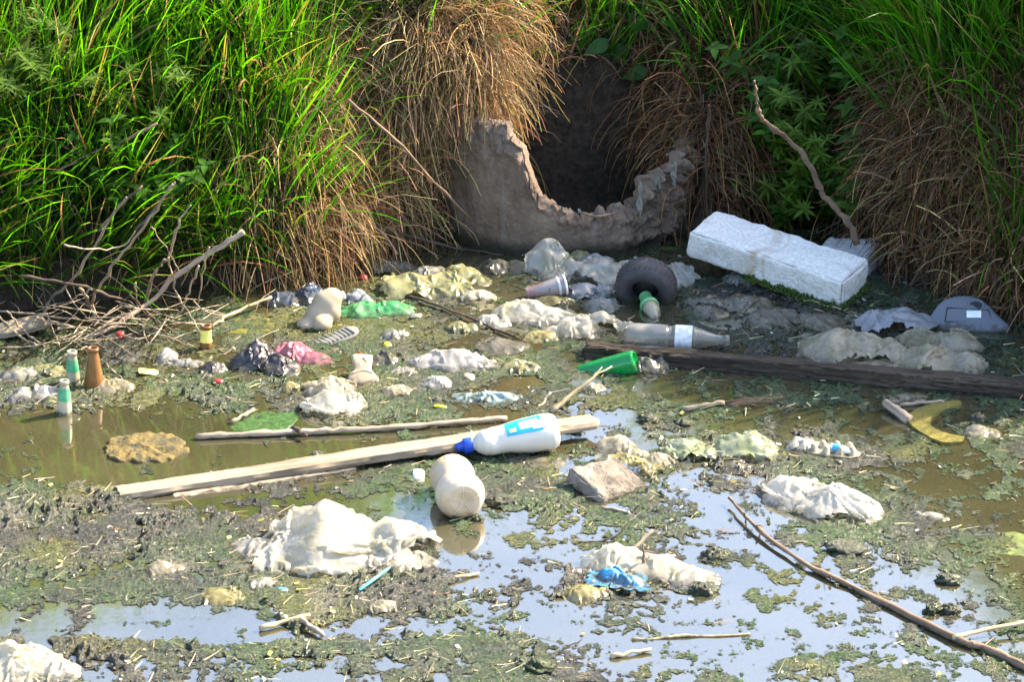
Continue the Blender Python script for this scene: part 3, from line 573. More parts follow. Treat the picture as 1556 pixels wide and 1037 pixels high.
def rbox(name, sx_, sy_, sz_, cuts=8, rough=0.004, freq=14, bev=0.01, seed=0, chip=0.0):
    """a block with worn edges: dense box, corners rounded, faces uneven"""
    ns = [max(2, int(cuts * s / max(sx_, sy_, sz_))) for s in (sx_, sy_, sz_)]; S = np.array([sx_, sy_, sz_]) / 2; VV = []; FF = []; base = 0
    for ax in range(3):
        a, b = [(1, 2), (2, 0), (0, 1)][ax]
        for sg in (-1, 1):
            u = np.linspace(-1, 1, ns[a] + 1); v = np.linspace(-1, 1, ns[b] + 1); U, Vv = np.meshgrid(u, v, indexing='ij'); P = np.zeros(U.shape + (3,))
            P[..., a] = U * S[a]; P[..., b] = Vv * S[b]; P[..., ax] = sg * S[ax]; VV.append(P.reshape(-1, 3)); f = grid_faces(ns[a] + 1, ns[b] + 1, base=base)
            FF.append(f if sg > 0 else f[:, ::-1]); base += U.size
    V = np.vstack(VV); F_ = np.vstack(FF)
    inner = np.clip(V, -(S - bev), S - bev); d = V - inner; l = np.linalg.norm(d, axis=1, keepdims=True); nrm = d / np.maximum(l, 1e-9); V = inner + nrm * np.minimum(l, bev)
    amp = rough * (fbm3(V * freq, 4, seed, 0.55)); edge = np.clip((l[:, 0] - bev) / (0.42 * bev), 0, 1)
    amp = amp - chip * edge * np.abs(n3(V * 30, seed + 4)) - chip * 1.2 * edge * np.clip(n3(V * 11, seed + 5), 0, 1)
    V = V + nrm * amp[:, None]
    # weld the seams so that the block is closed
    key = np.round(V * 2e4).astype(np.int64); _, idx, inv = np.unique(key, axis=0, return_index=True, return_inverse=True)
    me = make_mesh(name, V[idx], [inv.reshape(-1)[F_]]); me.set_sharp_from_angle(angle=R(32)); return me
def lump_mesh(name, sx_, sy_, sz_, seed=0, rough=0.35, freq=2.2, nu=26, nv=16, oct=4):
    th = np.linspace(0, 2 * np.pi, nu, endpoint=False); ph = np.linspace(0.02, np.pi - 0.02, nv); T, Q = np.meshgrid(th, ph, indexing='ij')
    D = np.stack([np.cos(T) * np.sin(Q), np.sin(T) * np.sin(Q), np.cos(Q)], -1); a = 1 + rough * fbm3(D * freq, oct, seed) - 0.15 * np.abs(n3(D * freq * 3, seed + 9))
    return make_mesh(name, (D * a[..., None] * np.array([sx_, sy_, sz_])).reshape(-1, 3), [grid_faces(nu, nv, wrap_u=True)])
def plate(name, outline, thick, bulge=0.0, bev=0.15, n_in=6, rough=0.0, seed=0):
    """a flat piece cut to an outline (local x, y), with rounded rim and thickness"""
    P = catmull(list(outline) + [outline[0]], (6 if len(outline) < 30 else 2) * len(outline) + 1)[:-1, :2]; c = P.mean(0); n = len(P); rings = []
    ts = [(1 - bev * 0.6, -0.5), (1.0, -0.25), (1.0, 0.2), (1 - bev * 0.35, 0.42), (1 - bev, 0.5)] + [((1 - bev) * (1 - k / n_in), 0.5) for k in range(1, n_in + 1)]
    for s, z in ts:
        s = max(s, 0.01); R_ = c + (P - c) * s; zz = z * thick + (bulge * (1 - (s) ** 2) if z > 0 else 0) + rough * n2(R_[:, 0] * 60, R_[:, 1] * 60, seed) * (z > 0); rings.append(np.column_stack([R_, np.broadcast_to(zz, n)]))
    V = np.array(rings).transpose(1, 0, 2).reshape(-1, 3); k = len(rings); f = grid_faces(n, k, wrap_u=True)
    V = np.vstack([V, [[c[0], c[1], -0.5 * thick]]]); i = np.arange(n); cap = np.stack([((i + 1) % n) * k, i * k, np.full(n, n * k)], 1)
    return make_mesh(name, V, [f, cap])

def crumple(seed=0, nx=54, ny=54, asp=0.8, gather=0.62, gy=None, steps=100, lobes=(), floor=-0.05, iters=5, grav=0.004, stiff=0.25, puff=0.0, sharp=0.7):
    """position-based simulation of a thin plastic sheet that is drawn together over rubbish on the water and settles in folds; unit size.
    lobes = what lies under it (dx, dy, rx, ry, height)"""
    u = np.linspace(-0.5, 0.5, nx); v = np.linspace(-0.5, 0.5, ny) * asp
    X, Y = np.meshgrid(u, v, indexing='ij'); gy = gather if gy is None else gy
    ru = u[1] - u[0]; rv = v[1] - v[0]; rd = math.hypot(ru, rv)
    P = np.stack([X + 0.02 * n2(X * 4, Y * 4, seed), Y + 0.02 * n2(X * 4, Y * 4, seed + 9), 0.05 + 0.05 * fbm2(X * 3.5 + seed * 3.3, Y * 3.5, 3, seed)], -1)
    for (dx, dy, rx, ry, hh) in lobes:
        P[..., 2] = np.maximum(P[..., 2], hh * np.exp(-((X * gather - dx) / rx) ** 2 - ((Y * gy - dy) / ry) ** 2) * 1.0)
    P = P.astype(np.float32); Q = P.copy()
    def support(p):
        z = floor + 0.016 * n2(p[..., 0] * 7, p[..., 1] * 7, seed + 21)
        wob = 1 + 0.32 * n2(p[..., 0] * 6, p[..., 1] * 6, seed + 23)
        for (dx, dy, rx, ry, hh) in lobes:
            d = np.sqrt(((p[..., 0] - dx) / rx) ** 2 + ((p[..., 1] - dy) / ry) ** 2)
            z = np.maximum(z, floor + (hh * wob - floor) * np.clip(1 - d, 0, 1) ** sharp)
        return z
    def proj(A, B, rest, k):
        d = B - A; l = np.sqrt((d * d).sum(-1, keepdims=True)) + 1e-9
        c = d * (0.5 * k * (1 - rest / l)); A += c; B -= c
    def con(P, ax, st, rest, k):
        Pm = P if ax == 0 else P.swapaxes(0, 1); n = Pm.shape[0]
        for s in range(2 * st):
            A = Pm[s:n - st:2 * st]; B = Pm[s + st::2 * st]; m = min(len(A), len(B))
            if m: proj(A[:m], B[:m], rest, k)
    T1 = int(steps * 0.55)
    for t in range(steps):
        vel = (P - Q) * 0.85; Q = P.copy(); P = P + vel; P[..., 2] -= grav * (0.7 if t < T1 else 1.8)
        if puff: P[..., 2] += puff * np.clip(1 - (P[..., 0] / 0.3) ** 2 - (P[..., 1] / 0.25) ** 2, 0, 1)
        if t < T1:
            for A in (P, Q):
                A[..., 0] *= gather ** (1 / T1); A[..., 1] *= gy ** (1 / T1)
            P += 0.0035 * np.stack([n2(X * 4 + t * .05, Y * 4, seed + 3), n2(X * 4, Y * 4 + t * .05, seed + 5), n2(X * 5, Y * 5, seed + 7)], -1)
        for it in range(iters):
            con(P, 0, 1, ru, 1.0); con(P, 1, 1, rv, 1.0)
            for o in (0, 1):
                m = len(P[o:-1:2]); proj(P[o:-1:2, :-1], P[o + 1::2, 1:][:m], rd, 0.6); proj(P[o:-1:2, 1:], P[o + 1::2, :-1][:m], rd, 0.6)
            con(P, 0, 2, ru * 2, stiff); con(P, 1, 2, rv * 2, stiff); con(P, 0, 5, ru * 5, stiff * 0.15); con(P, 1, 5, rv * 5, stiff * 0.15)
            s = support(P); hit = P[..., 2] < s
            P[..., 2] = np.where(hit, s, P[..., 2])
            if t >= T1: P[..., :2] = np.where(hit[..., None], P[..., :2] * 0.5 + Q[..., :2] * 0.5, P[..., :2])
    return P.reshape(-1, 3), grid_faces(nx, ny)

# ------------------------------------------------------------------ the broken concrete ring in the bank
def concrete_ring():
    t = thing('concrete_ring', 'broken grey concrete culvert ring set in the bank with dark hollow behind', 'culvert', (CC.x, CC.y, 0))
    A = np.array([-125, -95, -60, -45, -36, -28, -23, -18, -15, -12, -8, -2, 6, 14, 22, 27, 30.5, 34, 38, 46, 58, 75, 100, 125]); Hh = np.array([.30, .30, .31, .33, .335, .335, .30, .24, .185, .14, .128, .115, .105, .108, .115, .112, .120, .155, .185, .20, .21, .22, .23, .23])
    nt, nz = 300, 60; th = np.radians(np.linspace(-125, 125, nt)); top = np.interp(np.degrees(th), A, Hh) + 0.010 * n2(th * 9, th * 0, 3) + 0.007 * n2(th * 20, th * 0, 5) + 0.0015 * n2(th * 60, th * 0, 8)
    st_ = np.cumsum(np.random.default_rng(4).uniform(2.0, 7.0, 80)) - 130; top = top + np.random.default_rng(9).uniform(-.009, .009, 81)[np.searchsorted(st_, np.degrees(th))]
    v = np.linspace(0, 1, nz)
    def face(rad, inner):
        Z = -0.12 + (top[:, None] + 0.12) * v[None]; T = np.broadcast_to(th[:, None], Z.shape)
        rough = sstep(math.radians(12), math.radians(45), T) * 1.0 + sstep(0.75, 1.0, np.broadcast_to(v[None], Z.shape)) * 0.7 + 0.10
        dr = rough * (0.020 * fbm2(T * 10, Z * 26, 5, 14, 0.62)) + 0.004 * fbm2(T * 5, Z * 8, 3, 19) - 0.012 * sstep(0.9, 1.0, np.broadcast_to(v[None], Z.shape)) * (0 if inner else 1)
        r_ = rad + (dr if not inner else dr * 0.8)
        return np.stack([r_ * np.sin(T), -r_ * np.cos(T), Z], -1)
    O = face(RR, False); I = face(RR - 0.042, True)
    mid = 0.5 * (O[:, -1] + I[:, -1]); mid[:, 2] += 0.010 * np.abs(n2(th * 40, th * 0, 21)) + 0.004
    G = np.concatenate([O, mid[:, None], I[:, ::-1]], 1); me = make_mesh('ring_wall', G.reshape(-1, 3), [grid_faces(nt, G.shape[1])])
    me.set_sharp_from_angle(angle=R(38)); link('ring_wall', me, M['ring'], t)
    # a rusty bar lying on the broken lip and scraps of film caught on it
    b = link('rusty_bar', tube('rusty_bar', [(0.03, -RR + 0.02, 0.118), (0.075, -RR + 0.005, 0.112), (0.13, -RR + 0.02, 0.118)], 0.004, 0.003, seed=3), M['stem'], t)
    for k, (a, z0, ln, wd) in enumerate([(31, .19, .09, .010), (40, .21, .05, .012), (50, .22, .06, .010)]):
        aa = math.radians(a); r_ = RR + 0.008; s = np.linspace(0, 1, 9); u = np.linspace(-1, 1, 5); S_, U_ = np.meshgrid(s, u, indexing='ij')
        X = r_ * math.sin(aa) + U_ * wd * (0.3 + 0.7 * S_) * (1 - 0.6 * S_ ** 3) + 0.006 * n2(S_ * 4, U_, k); Y = -r_ * math.cos(aa) - 0.012 * np.abs(n2(S_ * 3, U_ * 2, k + 4)) - 0.006; Z = z0 - ln * S_ + 0.01 * n2(U_ * 2, S_, k + 9)
        link('hanging_scrap', make_mesh('hanging_scrap', np.stack([X, Y, Z], -1).reshape(-1, 3), [grid_faces(9, 5)]), FILM['grey'], t)
concrete_ring()

# ------------------------------------------------------------------ concrete blocks, beam, planks
def block_axes(o, a, b, n, origin):
    m = Matrix((a.normalized(), b.normalized(), n.normalized())).transposed(); o.rotation_euler = m.to_euler(); o.location = origin
av = Vector((.36, -.232, -.05)); bv = Vector((.073, .109, .021)); nv = av.cross(bv)
t = thing('concrete_block', 'large white concrete block with brown scuff arcs tilted in the water', 'concrete block')
BL = at(1043, 392, .05); L_, W_, T_ = .435, .135, .078
block_axes(t, av, bv, nv, BL + nv.normalized() * T_ + av.normalized() * L_ / 2 + bv.normalized() * W_ / 2 - nv.normalized() * T_ / 2)
body = link('block_body', rbox('block_body', L_, W_, T_, 90, 0.004, 16, 0.010, 3, 0.011), M['block'], t)
mm = []
for k in range(420):
    mm.append((random.uniform(-.05, L_ / 2), -W_ / 2 - random.uniform(-.002, .004), -T_ / 2 + random.random() ** 2 * .02 - .006) if k < 300 else (L_ / 2 + random.uniform(-.002, .003), random.uniform(-W_ / 2, W_ / 2), -T_ / 2 + random.random() ** 2 * .02 - .006))
mm = np.array(mm); d8 = np.array([[0, 0, 1], [1, 0, 0], [0, 1, 0], [-1, 0, 0], [0, -1, 0], [0, 0, -1]], float) * 0.0042
V = (mm[:, None] + d8[None] * np.random.default_rng(3).uniform(.5, 1.5, (len(mm), 6, 1))).reshape(-1, 3); oc = np.array([[0, 1, 2], [0, 2, 3], [0, 3, 4], [0, 4, 1], [5, 2, 1], [5, 3, 2], [5, 4, 3], [5, 1, 4]])
mo = link('moss_fringe', make_mesh('moss_fringe', V, [(np.arange(len(mm))[:, None, None] * 6 + oc[None]).reshape(-1, 3)]), M['moss'], t); mo['kind'] = 'stuff'
t = thing('concrete_block', 'small grey concrete block half hidden behind the large white block', 'concrete block', at(1290, 396, 0.012), (R(4), R(-6), R(-24)))
link('block_body', rbox('block_body', .14, .12, .078, 40, 0.004, 16, 0.008, 9, 0.006), M['block2'], t)

def long_board(name, label, cat, A, B, wid, thk, m, roll=0.0, seed=0, rough=0.003, chip=0.006, bev=0.005, cuts=150, split=.0014):
    """a board whose local z runs along its length"""
    L = (B - A).length; me = rbox(name, wid, thk, L, cuts, rough, 10, bev, seed, chip); nvt = len(me.vertices); co = np.zeros(nvt * 3, np.float32); me.vertices.foreach_get('co', co); co = co.reshape(-1, 3)
    gr_ = fbm3(co * np.array([150, 150, 3.5]) + seed, 3, seed) ; cr_ = np.clip(np.abs(n3(co * np.array([60, 60, 2.2]) + 9, seed + 2)) - .0, 0, .12) / .12 - 1; dxy = np.linalg.norm(co[:, :2], axis=1, keepdims=True) + 1e-6
    co[:, :2] += co[:, :2] / dxy * (split * gr_ + 2.2 * split * cr_)[:, None]; endm = np.abs(co[:, 2]) > L / 2 - .02; co[endm, 2] += (.012 * n3(co[endm] * 50, seed + 5)); me.vertices.foreach_set('co', co.ravel()); me.update(); me.set_sharp_from_angle(angle=R(30)); me.transform(Matrix.Translation((0, 0, L / 2)))
    o = link(name, me, M[m]); z = (B - A).normalized(); up = Vector((0, 0, 1)); y = (up - z * up.dot(z)).normalized(); x = y.cross(z)
    o.rotation_mode = 'QUATERNION'; o.rotation_quaternion = Matrix((x, y, z)).transposed().to_quaternion() @ Matrix.Rotation(roll, 4, 'Z').to_quaternion(); o.location = A
    tag(o, label, cat); return o
A = at(890, 538, 0.004); B = at(1740, 614, 0.006)
bm_o = long_board('timber_beam', 'dark weathered timber beam lying across the water at the right', 'beam', A, B, .058, .050, 'beam', R(-5), 5, 0.004, 0.012, 0.004, 420, .0028)
sk = None
A = at(178, 752, 0.004); B = at(905, 640, 0.030)
long_board('plank', 'pale grey plank under the blue-capped white bottle', 'plank', A, B, .062, .020, 'plank', R(-4), 6, 0.0015, 0.004, 0.004)
A = at(262, 758, -0.004); B = at(540, 712, 0.003)
long_board('plank', 'thin pale lath along the lower edge of the plank', 'plank', A, B, .022, .012, 'plank', R(8), 8, 0.0015, 0.003, 0.003)
A = at(-25, 510, 0.012); B = at(68, 488, 0.030)
long_board('plank', 'short grey broken board among the sticks at the left edge', 'plank', A, B, .045, .02, 'plank', R(20), 12, 0.003, 0.008, 0.005)

# ------------------------------------------------------------------ bottles
def upright(name, label, px, py, hgt, prof, glass, lab, tilt=(0, 0), rim=None):
    t = thing(name, label, 'bottle', at(px, py, 0), (R(tilt[0]), R(tilt[1]), random.uniform(0, 6)))
    b = link('bottle_neck', lathe('bottle_neck', smooth_prof(prof, 34), 28), M[glass], t)
    link('lip', lathe('lip', [(hgt - .009, prof[-1][1] * .9), (hgt - .009, prof[-1][1] * 1.12), (hgt - .002, prof[-1][1] * 1.14), (hgt, prof[-1][1] * 1.0), (hgt, prof[-1][1] * .72), (hgt - .012, prof[-1][1] * .66)], 24), M[rim or glass], t)
    if lab:
        z0, z1, m = lab; zz = np.linspace(z0, z1, 6); rr = np.interp(zz, [p[0] for p in prof], [p[1] for p in prof]) * 1.035 + .0003
        link('neck_label', lathe('neck_label', list(zip(zz, rr)), 28), M[m], t)
    return t
pr = lambda h, r0, r1: [(-.09, r0 * 1.35), (-.04, r0 * 1.25), (0, r0), (h * .25, r0 * .92), (h * .55, r0 * .74), (h * .85, r1), (h, r1)]
upright('bottle', 'frosted bottle neck with green label, nearest of the upright bottles', 98, 629, .080, pr(.080, .0175, .0100), 'frost_glass', (.034, .062, 'label_green'), (-2, 1))
upright('bottle', 'frosted bottle neck with green label left of the brown bottle', 111, 585, .084, pr(.084, .0175, .0105), 'frost_glass', (.036, .064, 'label_green'), (2, -2))
upright('bottle', 'brown glass bottle neck standing upright in the water', 143, 590, .098, pr(.098, .0235, .0125), 'brown_glass', None, (1, 0))
upright('bottle', 'brown bottle neck wrapped in a yellow label', 313, 530, .058, pr(.058, .0155, .0120), 'brown_glass', (.018, .050, 'label_yellow'), (0, 2))

def lying(name, label, A, B, roll=0.0):
    t = thing(name, label, 'bottle'); up_to(t, A, B, roll); return t, (B - A).length
# white bottle with a blue cap
A = at(703, 679, .026); B = at(842, 655, .048); t, L = lying('plastic_bottle', 'white plastic bottle with blue cap and blue label lying on the plank', A, B, R(0))
prof = [(.018, .0), (.018, .011), (.026, .014), (.032, .021), (.045, .030), (.062, .0335), (.078, .0325), (.088, .0335), (.12, .039), (.16, .0425), (L - .02, .0435), (L - .006, .0425), (L + .004, .037), (L + .008, .028), (L + .006, .0)]
sp = smooth_prof(prof, 70); sp = [(z, r) for z, r in sp]
link('bottle_body', lathe('bottle_body', sp, 44, 0.92, wob=0.012, dent=[(2.6, .07, .5, .014, .12), (1.2, .058, .6, .008, .08), (4.0, .10, .5, .02, .05)], seed=2), M['white_plastic'], t)
cp = link('cap', lathe('cap', [(.021, .0), (.021, .0165), (.020, .017), (.004, .0172), (.002, .016), (.0015, .0105), (-.012, .0098), (-.014, .008), (-.0145, 0)], 28), M['blue_cap'], t)
def wrap(name, prof, z0, z1, a0, a1, m, parent, off=1.012, oval=0.92, nz=18, seg=20, nzr=0.0):
    zz = np.linspace(z0, z1, nz); rr = np.interp(zz, [p[0] for p in prof], [p[1] for p in prof]) * off + .0004
    return link(name, lathe(name, list(zip(zz, rr)), seg, oval, a0, a1), M[m], parent)
# which way is up in the bottle's own frame
upl = t.rotation_quaternion.inverted() @ Vector((0, -.50, .86)); ua = math.atan2(upl.y / .92, upl.x)
lb = wrap('label', sp, .095, L - .028, ua - .62, ua + .50, 'label_blue', t, 1.016)
wrap('label_print', sp, .125, .165, ua - .30, ua + .22, 'label_white', lb, 1.024); wrap('label_print', sp, .152, .188, ua - .12, ua + .34, 'label_white', lb, 1.025)
wrap('label_print', sp, .102, .116, ua + .06, ua + .30, 'label_yellow', lb, 1.024)
for o in lb.children: o.matrix_parent_inverse = Matrix.Identity(4)
# pinched two-bulb bottle seen from its base
A = at(704, 764, .040); B = at(682, 712, .046); t, L = lying('plastic_bottle', 'cream two-bulb plastic bottle floating base towards the viewer', A, B)
prof = [(.004, 0), (.003, .012), (.000, .024), (.002, .036), (.010, .045), (.025, .0505), (.042, .0515), (.060, .047), (.076, .0405), (.086, .0395), (.098, .043), (.118, .047), (.138, .046), (.155, .039), (.168, .024), (.174, .014), (.19, .013), (.19, 0)]
bo = link('bottle_body', lathe('bottle_body', smooth_prof(prof, 90), 48, 0.98, wob=.018, seed=5, dent=[(1.0, .09, .9, .02, .05)]), M['bulb_plastic'], t)
for k in range(5):
    a = k * 2 * math.pi / 5 + .3; link('base_rib', tube('base_rib', [(.008 * math.cos(a), .008 * math.sin(a), .0035), (.022 * math.cos(a), .022 * math.sin(a), .0005), (.036 * math.cos(a), .036 * math.sin(a), .0022)], .0014, .001, 6, seed=k, rough=.02), M['bulb_plastic'], bo)
wrap('pink_stain', smooth_prof(prof, 90), .120, .140, 1.25, 1.95, 'pink_stain', bo, 1.006, .98)
# clear bottle lying behind the beam
A = at(948, 508, .030); B = at(1102, 517, .024); t, L = lying('plastic_bottle', 'clear ribbed plastic bottle lying behind the dark timber beam', A, B)
prof = [(0, 0), (.000, .015), (.008, .026), (.03, .030), (.06, .0305), (.10, .030), (.104, .0275), (.112, .0275), (.116, .030), (.165, .0295), (.170, .027), (.19, .021), (.215, .0125), (L - .006, .011), (L, .011), (L, 0)]
sp = smooth_prof(prof, 80); link('bottle_body', lathe('bottle_body', sp, 36, .95, wob=.03, seed=8, dent=[(2, .05, .7, .02, .12), (4, .08, .6, .015, .10)]), M['clear_plastic'], t)
wrap('label', sp, .120, .160, 0, 6.28, 'clear_label', t, 1.02, .95, seg=36); link('cap', lathe('cap', [(L - .004, 0.0), (L - .004, .0125), (L + .01, .0125), (L + .011, 0)], 20), M['clear_plastic'], t)
# green glass bottle end
A = at(902, 566, -.008); B = at(966, 549, .028); t, L = lying('glass_bottle', 'green glass bottle slanting base up out of the scum by the beam', A, B)
prof = [(-.03, .024), (0, .0262), (L - .012, .0268), (L - .004, .0262), (L, .0235), (L + .001, .020), (L - .004, .016), (L - .010, .008), (L - .011, 0)]
link('bottle_body', lathe('bottle_body', smooth_prof(prof, 40), 40), M['green_glass'], t)
# small tyre with a bottle neck stuck through it
ty = at(982, 462, 0.0); t = thing('small_tyre', 'small black rubber tyre standing half sunk beside the plastic bags', 'tyre', (ty.x, ty.y + .03, .034), (R(20), R(0), R(-10)))
prof = []
for k in range(41):
    a = 2 * math.pi * k / 40; prof.append((.036 * math.copysign(abs(math.sin(a)) ** .8, math.sin(a)), .0535 + .0215 * math.copysign(abs(math.cos(a)) ** .75, math.cos(a))))
me = lathe('tread', prof, 72); me.transform(Matrix.Rotation(R(90), 4, 'X')); link('tyre_body', me, M['rubber'], t)
for k in range(36):
    a = 2 * math.pi * k / 36
    for s in (-1, 1):
        q = link('tread_groove', rbox('tread_groove', .0022, .011, .003, 3, 0, 10, .0006) if k == 0 and s == -1 else tg, M['dark_part'], t)
        if k == 0 and s == -1: tg = q.data
        q.location = ((.0737) * math.cos(a + .04 * s), s * .015, (.0737) * math.sin(a + .04 * s)); q.rotation_euler = (0, -a + R(90), R(20) * s)
me = lathe('hub', [(-.004, 0), (-.004, .034), (.008, .034), (.008, 0)], 24); me.transform(Matrix.Rotation(R(90), 4, 'X')); link('hub', me, M['dark_part'], t)
A = at_y(981, 452, ty.y - .005); B = at(997, 488, -.006); t, L = lying('glass_bottle', 'pale bottle neck with green collar poking out of the tyre', A, B)
link('bottle_neck', lathe('bottle_neck', smooth_prof([(0, .014), (L * .30, .0155), (L * .45, .020), (L * .6, .0215), (L * .85, .017), (L, .008), (L + .01, 0)], 30), 26, wob=.03), M['frost_glass'], t)
link('collar', lathe('collar', [(-.004, .0155), (L * .28, .0165), (L * .30, .0225), (L * .40, .0235), (L * .42, .021)], 26), M['neck_green'], t)
# plastic cup with red print
A = at(800, 446, .012); B = at(858, 433, .026); t = thing('plastic_cup', 'clear plastic cup with red print lying beside the grey film', 'cup'); up_to(t, A, B); L = (B - A).length
link('cup_wall', lathe('cup_wall', smooth_prof([(0, .014), (L * .5, .0195), (L, .0245), (L, .0235), (L * .5, .0185), (.004, .0125), (.004, 0)], 40), 32, wob=.03), FILM['cup'], t)
link('rim', lathe('rim', [(L - .003, .0245), (L - .001, .0265), (L + .002, .0262), (L + .002, .0238)], 32), M['label_white'], t)
wrap('print_band', [(0, .014), (L, .0245)], L * .80, L * .86, 0, 6.28, 'clear_label', t, 1.03, 1, seg=32)

# ------------------------------------------------------------------ cream jug, tray, sole and other hard plastic
def blend(name, label, cat, balls, m, loc, rot, vox=.004, parent=None):
    """one moulded body grown from overlapping ellipsoids"""
    VV, FF, b = [], [], 0
    for (x, y, z, a, bb, c) in balls:
        th = np.linspace(0, 2 * np.pi, 28, endpoint=False); ph = np.linspace(.03, np.pi - .03, 18); T, Q = np.meshgrid(th, ph, indexing='ij')
        VV.append((np.stack([np.cos(T) * np.sin(Q) * a + x, np.sin(T) * np.sin(Q) * bb + y, np.cos(Q) * c + z], -1)).reshape(-1, 3)); f = grid_faces(28, 18, True, b); 
        top = b + np.arange(28) * 18; n = b + 28 * 18
        VV.append(np.array([[x, y, z + c], [x, y, z - c]])); i = np.arange(28); j = (i + 1) % 28
        FF += [f[:, ::-1]]; FF.append(np.stack([top[i], top[j], np.full(28, n), np.full(28, n)], 1)); FF.append(np.stack([top[j] + 17, top[i] + 17, np.full(28, n + 1), np.full(28, n + 1)], 1)); b = n + 2
    quads = FF[0::3]; tris = [x[:, :3] for k, x in enumerate(FF) if k % 3]
    o = link(name, make_mesh(name, np.vstack(VV), [np.vstack(quads), np.vstack(tris)]), M[m], parent)
    md = o.modifiers.new('remesh', 'REMESH'); md.mode = 'VOXEL'; md.voxel_size = vox; md.use_smooth_shade = True
    ms = o.modifiers.new('smooth', 'SMOOTH'); ms.iterations = 14; ms.factor = .6
    if parent is None: o.location = loc; o.rotation_euler = rot; tag(o, label, cat)
    return o
jl = at(492, 497, 0); t = thing('plastic_jug', 'cream plastic jug tipped over with its cap pointing up right', 'jug', jl)
blend('jug_body', '', '', [(.005, .03, .045, .036, .032, .036), (.018, .035, .062, .028, .026, .024), (-.012, .02, .025, .034, .03, .03), (-.040, .0, .006, .026, .03, .016), (-.004, -.012, .012, .026, .028, .022), (.012, .02, .030, .03, .025, .03)], 'cream_plastic', None, None, .0035, t)
cpo = link('cap', lathe('cap', [(0, .0), (0, .0105), (.012, .0105), (.014, .009), (.014, 0)], 22), M['clear_label'], t); up_to(cpo, Vector((.036, .038, .062)), Vector((.052, .044, .066)))
# scoop-like tray
tl = at(552, 582, 0); t = thing('plastic_tray', 'cream moulded plastic tray with drop emblem standing out of the slime', 'tray', tl, (R(38), R(2), R(4)))
link('tray_body', plate('tray_body', [(-.028, -.010), (.0, -.016), (.030, -.010), (.036, .006), (.026, .022), (.019, .034), (.022, .062), (.018, .072), (-.018, .074), (-.026, .064), (-.021, .034), (-.030, .022), (-.036, .006)], .014, .004, .12), M['cream_plastic'], t)
th_ = np.linspace(0, 2 * np.pi, 20); dr = [(.0085 * math.sin(a) * (1 if math.cos(a) < 0 else (1 - .75 * math.cos(a))), .049 + .013 * math.cos(a), .0102) for a in th_]
link('drop_emblem', tube('drop_emblem', dr, .0011, .0011, 6, n=40, rough=.02), M['cream_plastic'], t)
link('bead', tube('bead', [(-.026, .018, .0096), (.0, .026, .0112), (.022, .020, .0098)], .0013, .0013, 6, rough=.02), M['cream_plastic'], t)
# ribbed shoe sole
sl = at(500, 520, 0); t = thing('shoe_sole', 'grey ribbed rubber sole curling out of the slime behind the pink packet', 'shoe sole', sl, (R(22), R(-14), R(28)))
link('sole_body', plate('sole_body', [(-.075, -.012), (-.04, -.024), (.0, -.018), (.04, -.022), (.072, -.012), (.076, .008), (.05, .020), (.0, .014), (-.04, .018), (-.074, .010)], .012, .004, .15), M['sole'], t)
rib = rbox('rib', .0035, .030, .004, 6, .0004, 40, .001)
for k in range(12): link('rib', rib, M['sole'], t, (-.058 + k * .0105, 0, .0088), (0, 0, R(18)))
# blue-grey moulded housing with a paper label
hl = at(1468, 500, 0); t = thing('plastic_housing', 'blue grey moulded plastic housing with white paper label by the right bank', 'plastic part', hl, (R(34), R(-2), R(-7)))
link('shell', plate('shell', [(-.092, .000), (-.085, .030), (-.062, .068), (-.030, .086), (.010, .088), (.045, .070), (.078, .030), (.104, -.006), (.05, -.020), (-.05, -.018)], .030, .003, .10), M['grey_part'], t)
link('socket', lathe('socket', [(.012, .0), (.018, .017), (.0265, .019), (.0275, .0215), (.0255, .024), (.016, .0245)], 30, .8), M['grey_part'], t, (.020, .058, -.009)); link('socket_hole', lathe('socket_hole', [(.0262, 0), (.0262, .0155)], 24, .8), M['dark_part'], t, (.022, .056, -.009))
for q in ([(-.045, .048, .0225), (.052, .044, .0205)], [(.052, .044, .0205), (.062, .010, .0200)], [(-.045, .048, .0225), (-.050, .008, .0215)], [(-.050, .008, .0215), (.062, .010, .0200)]): link('panel_seam', tube('panel_seam', q, .0014, .0014, 5, rough=.02), M['dark_part'], t, (0, 0, -.0045))
lb = link('paper_label', rbox('paper_label', .034, .020, .0012, 8, .0002, 40, .0003), M['label_white'], t, (.018, .030, .0182))
for k in range(3): link('print_line', rbox('print_line', .032 - .006 * k, .0022, .0005, 4, 0, 40, .0001), M['clear_label'], lb, (-.002, .007 - .006 * k, .0008))
# yellow foam crescent
def crescent(name, label, cat, outer, inner, thick, m):
    n = 26; O = catmull([tuple(at(*p)) for p in outer], n); I = catmull([tuple(at(*p)) for p in inner], n); c = O.mean(0); k = 7; G = []
    for i in range(k): G.append(O + (I - O) * i / (k - 1))
    G = np.array(G) - c; top = G.copy(); s = np.linspace(0, 1, k)[:, None]; prof = np.ones_like(s)
    top[..., 2] = thick * (.6 + .4 * prof) + .0015 * n2(G[..., 0] * 90, G[..., 1] * 90, 4); bot = G.copy(); bot[..., 2] = -.012
    loop = np.concatenate([top, bot[::-1]], 0); me = make_mesh(name, loop.reshape(-1, 3), [grid_faces(2 * k, n, wrap_u=True)]); me.set_sharp_from_angle(angle=R(40)); return tag(link(name, me, M[m], None, Vector(c)), label, cat)
crescent('foam_crescent', 'yellow crescent shaped piece of foam floating below the timber beam', 'foam piece', [(1456, 612), (1410, 620), (1378, 636), (1392, 656), (1430, 676), (1463, 676)], [(1462, 618), (1432, 628), (1414, 640), (1416, 652), (1436, 662), (1466, 668)], .007, 'foam_yellow')
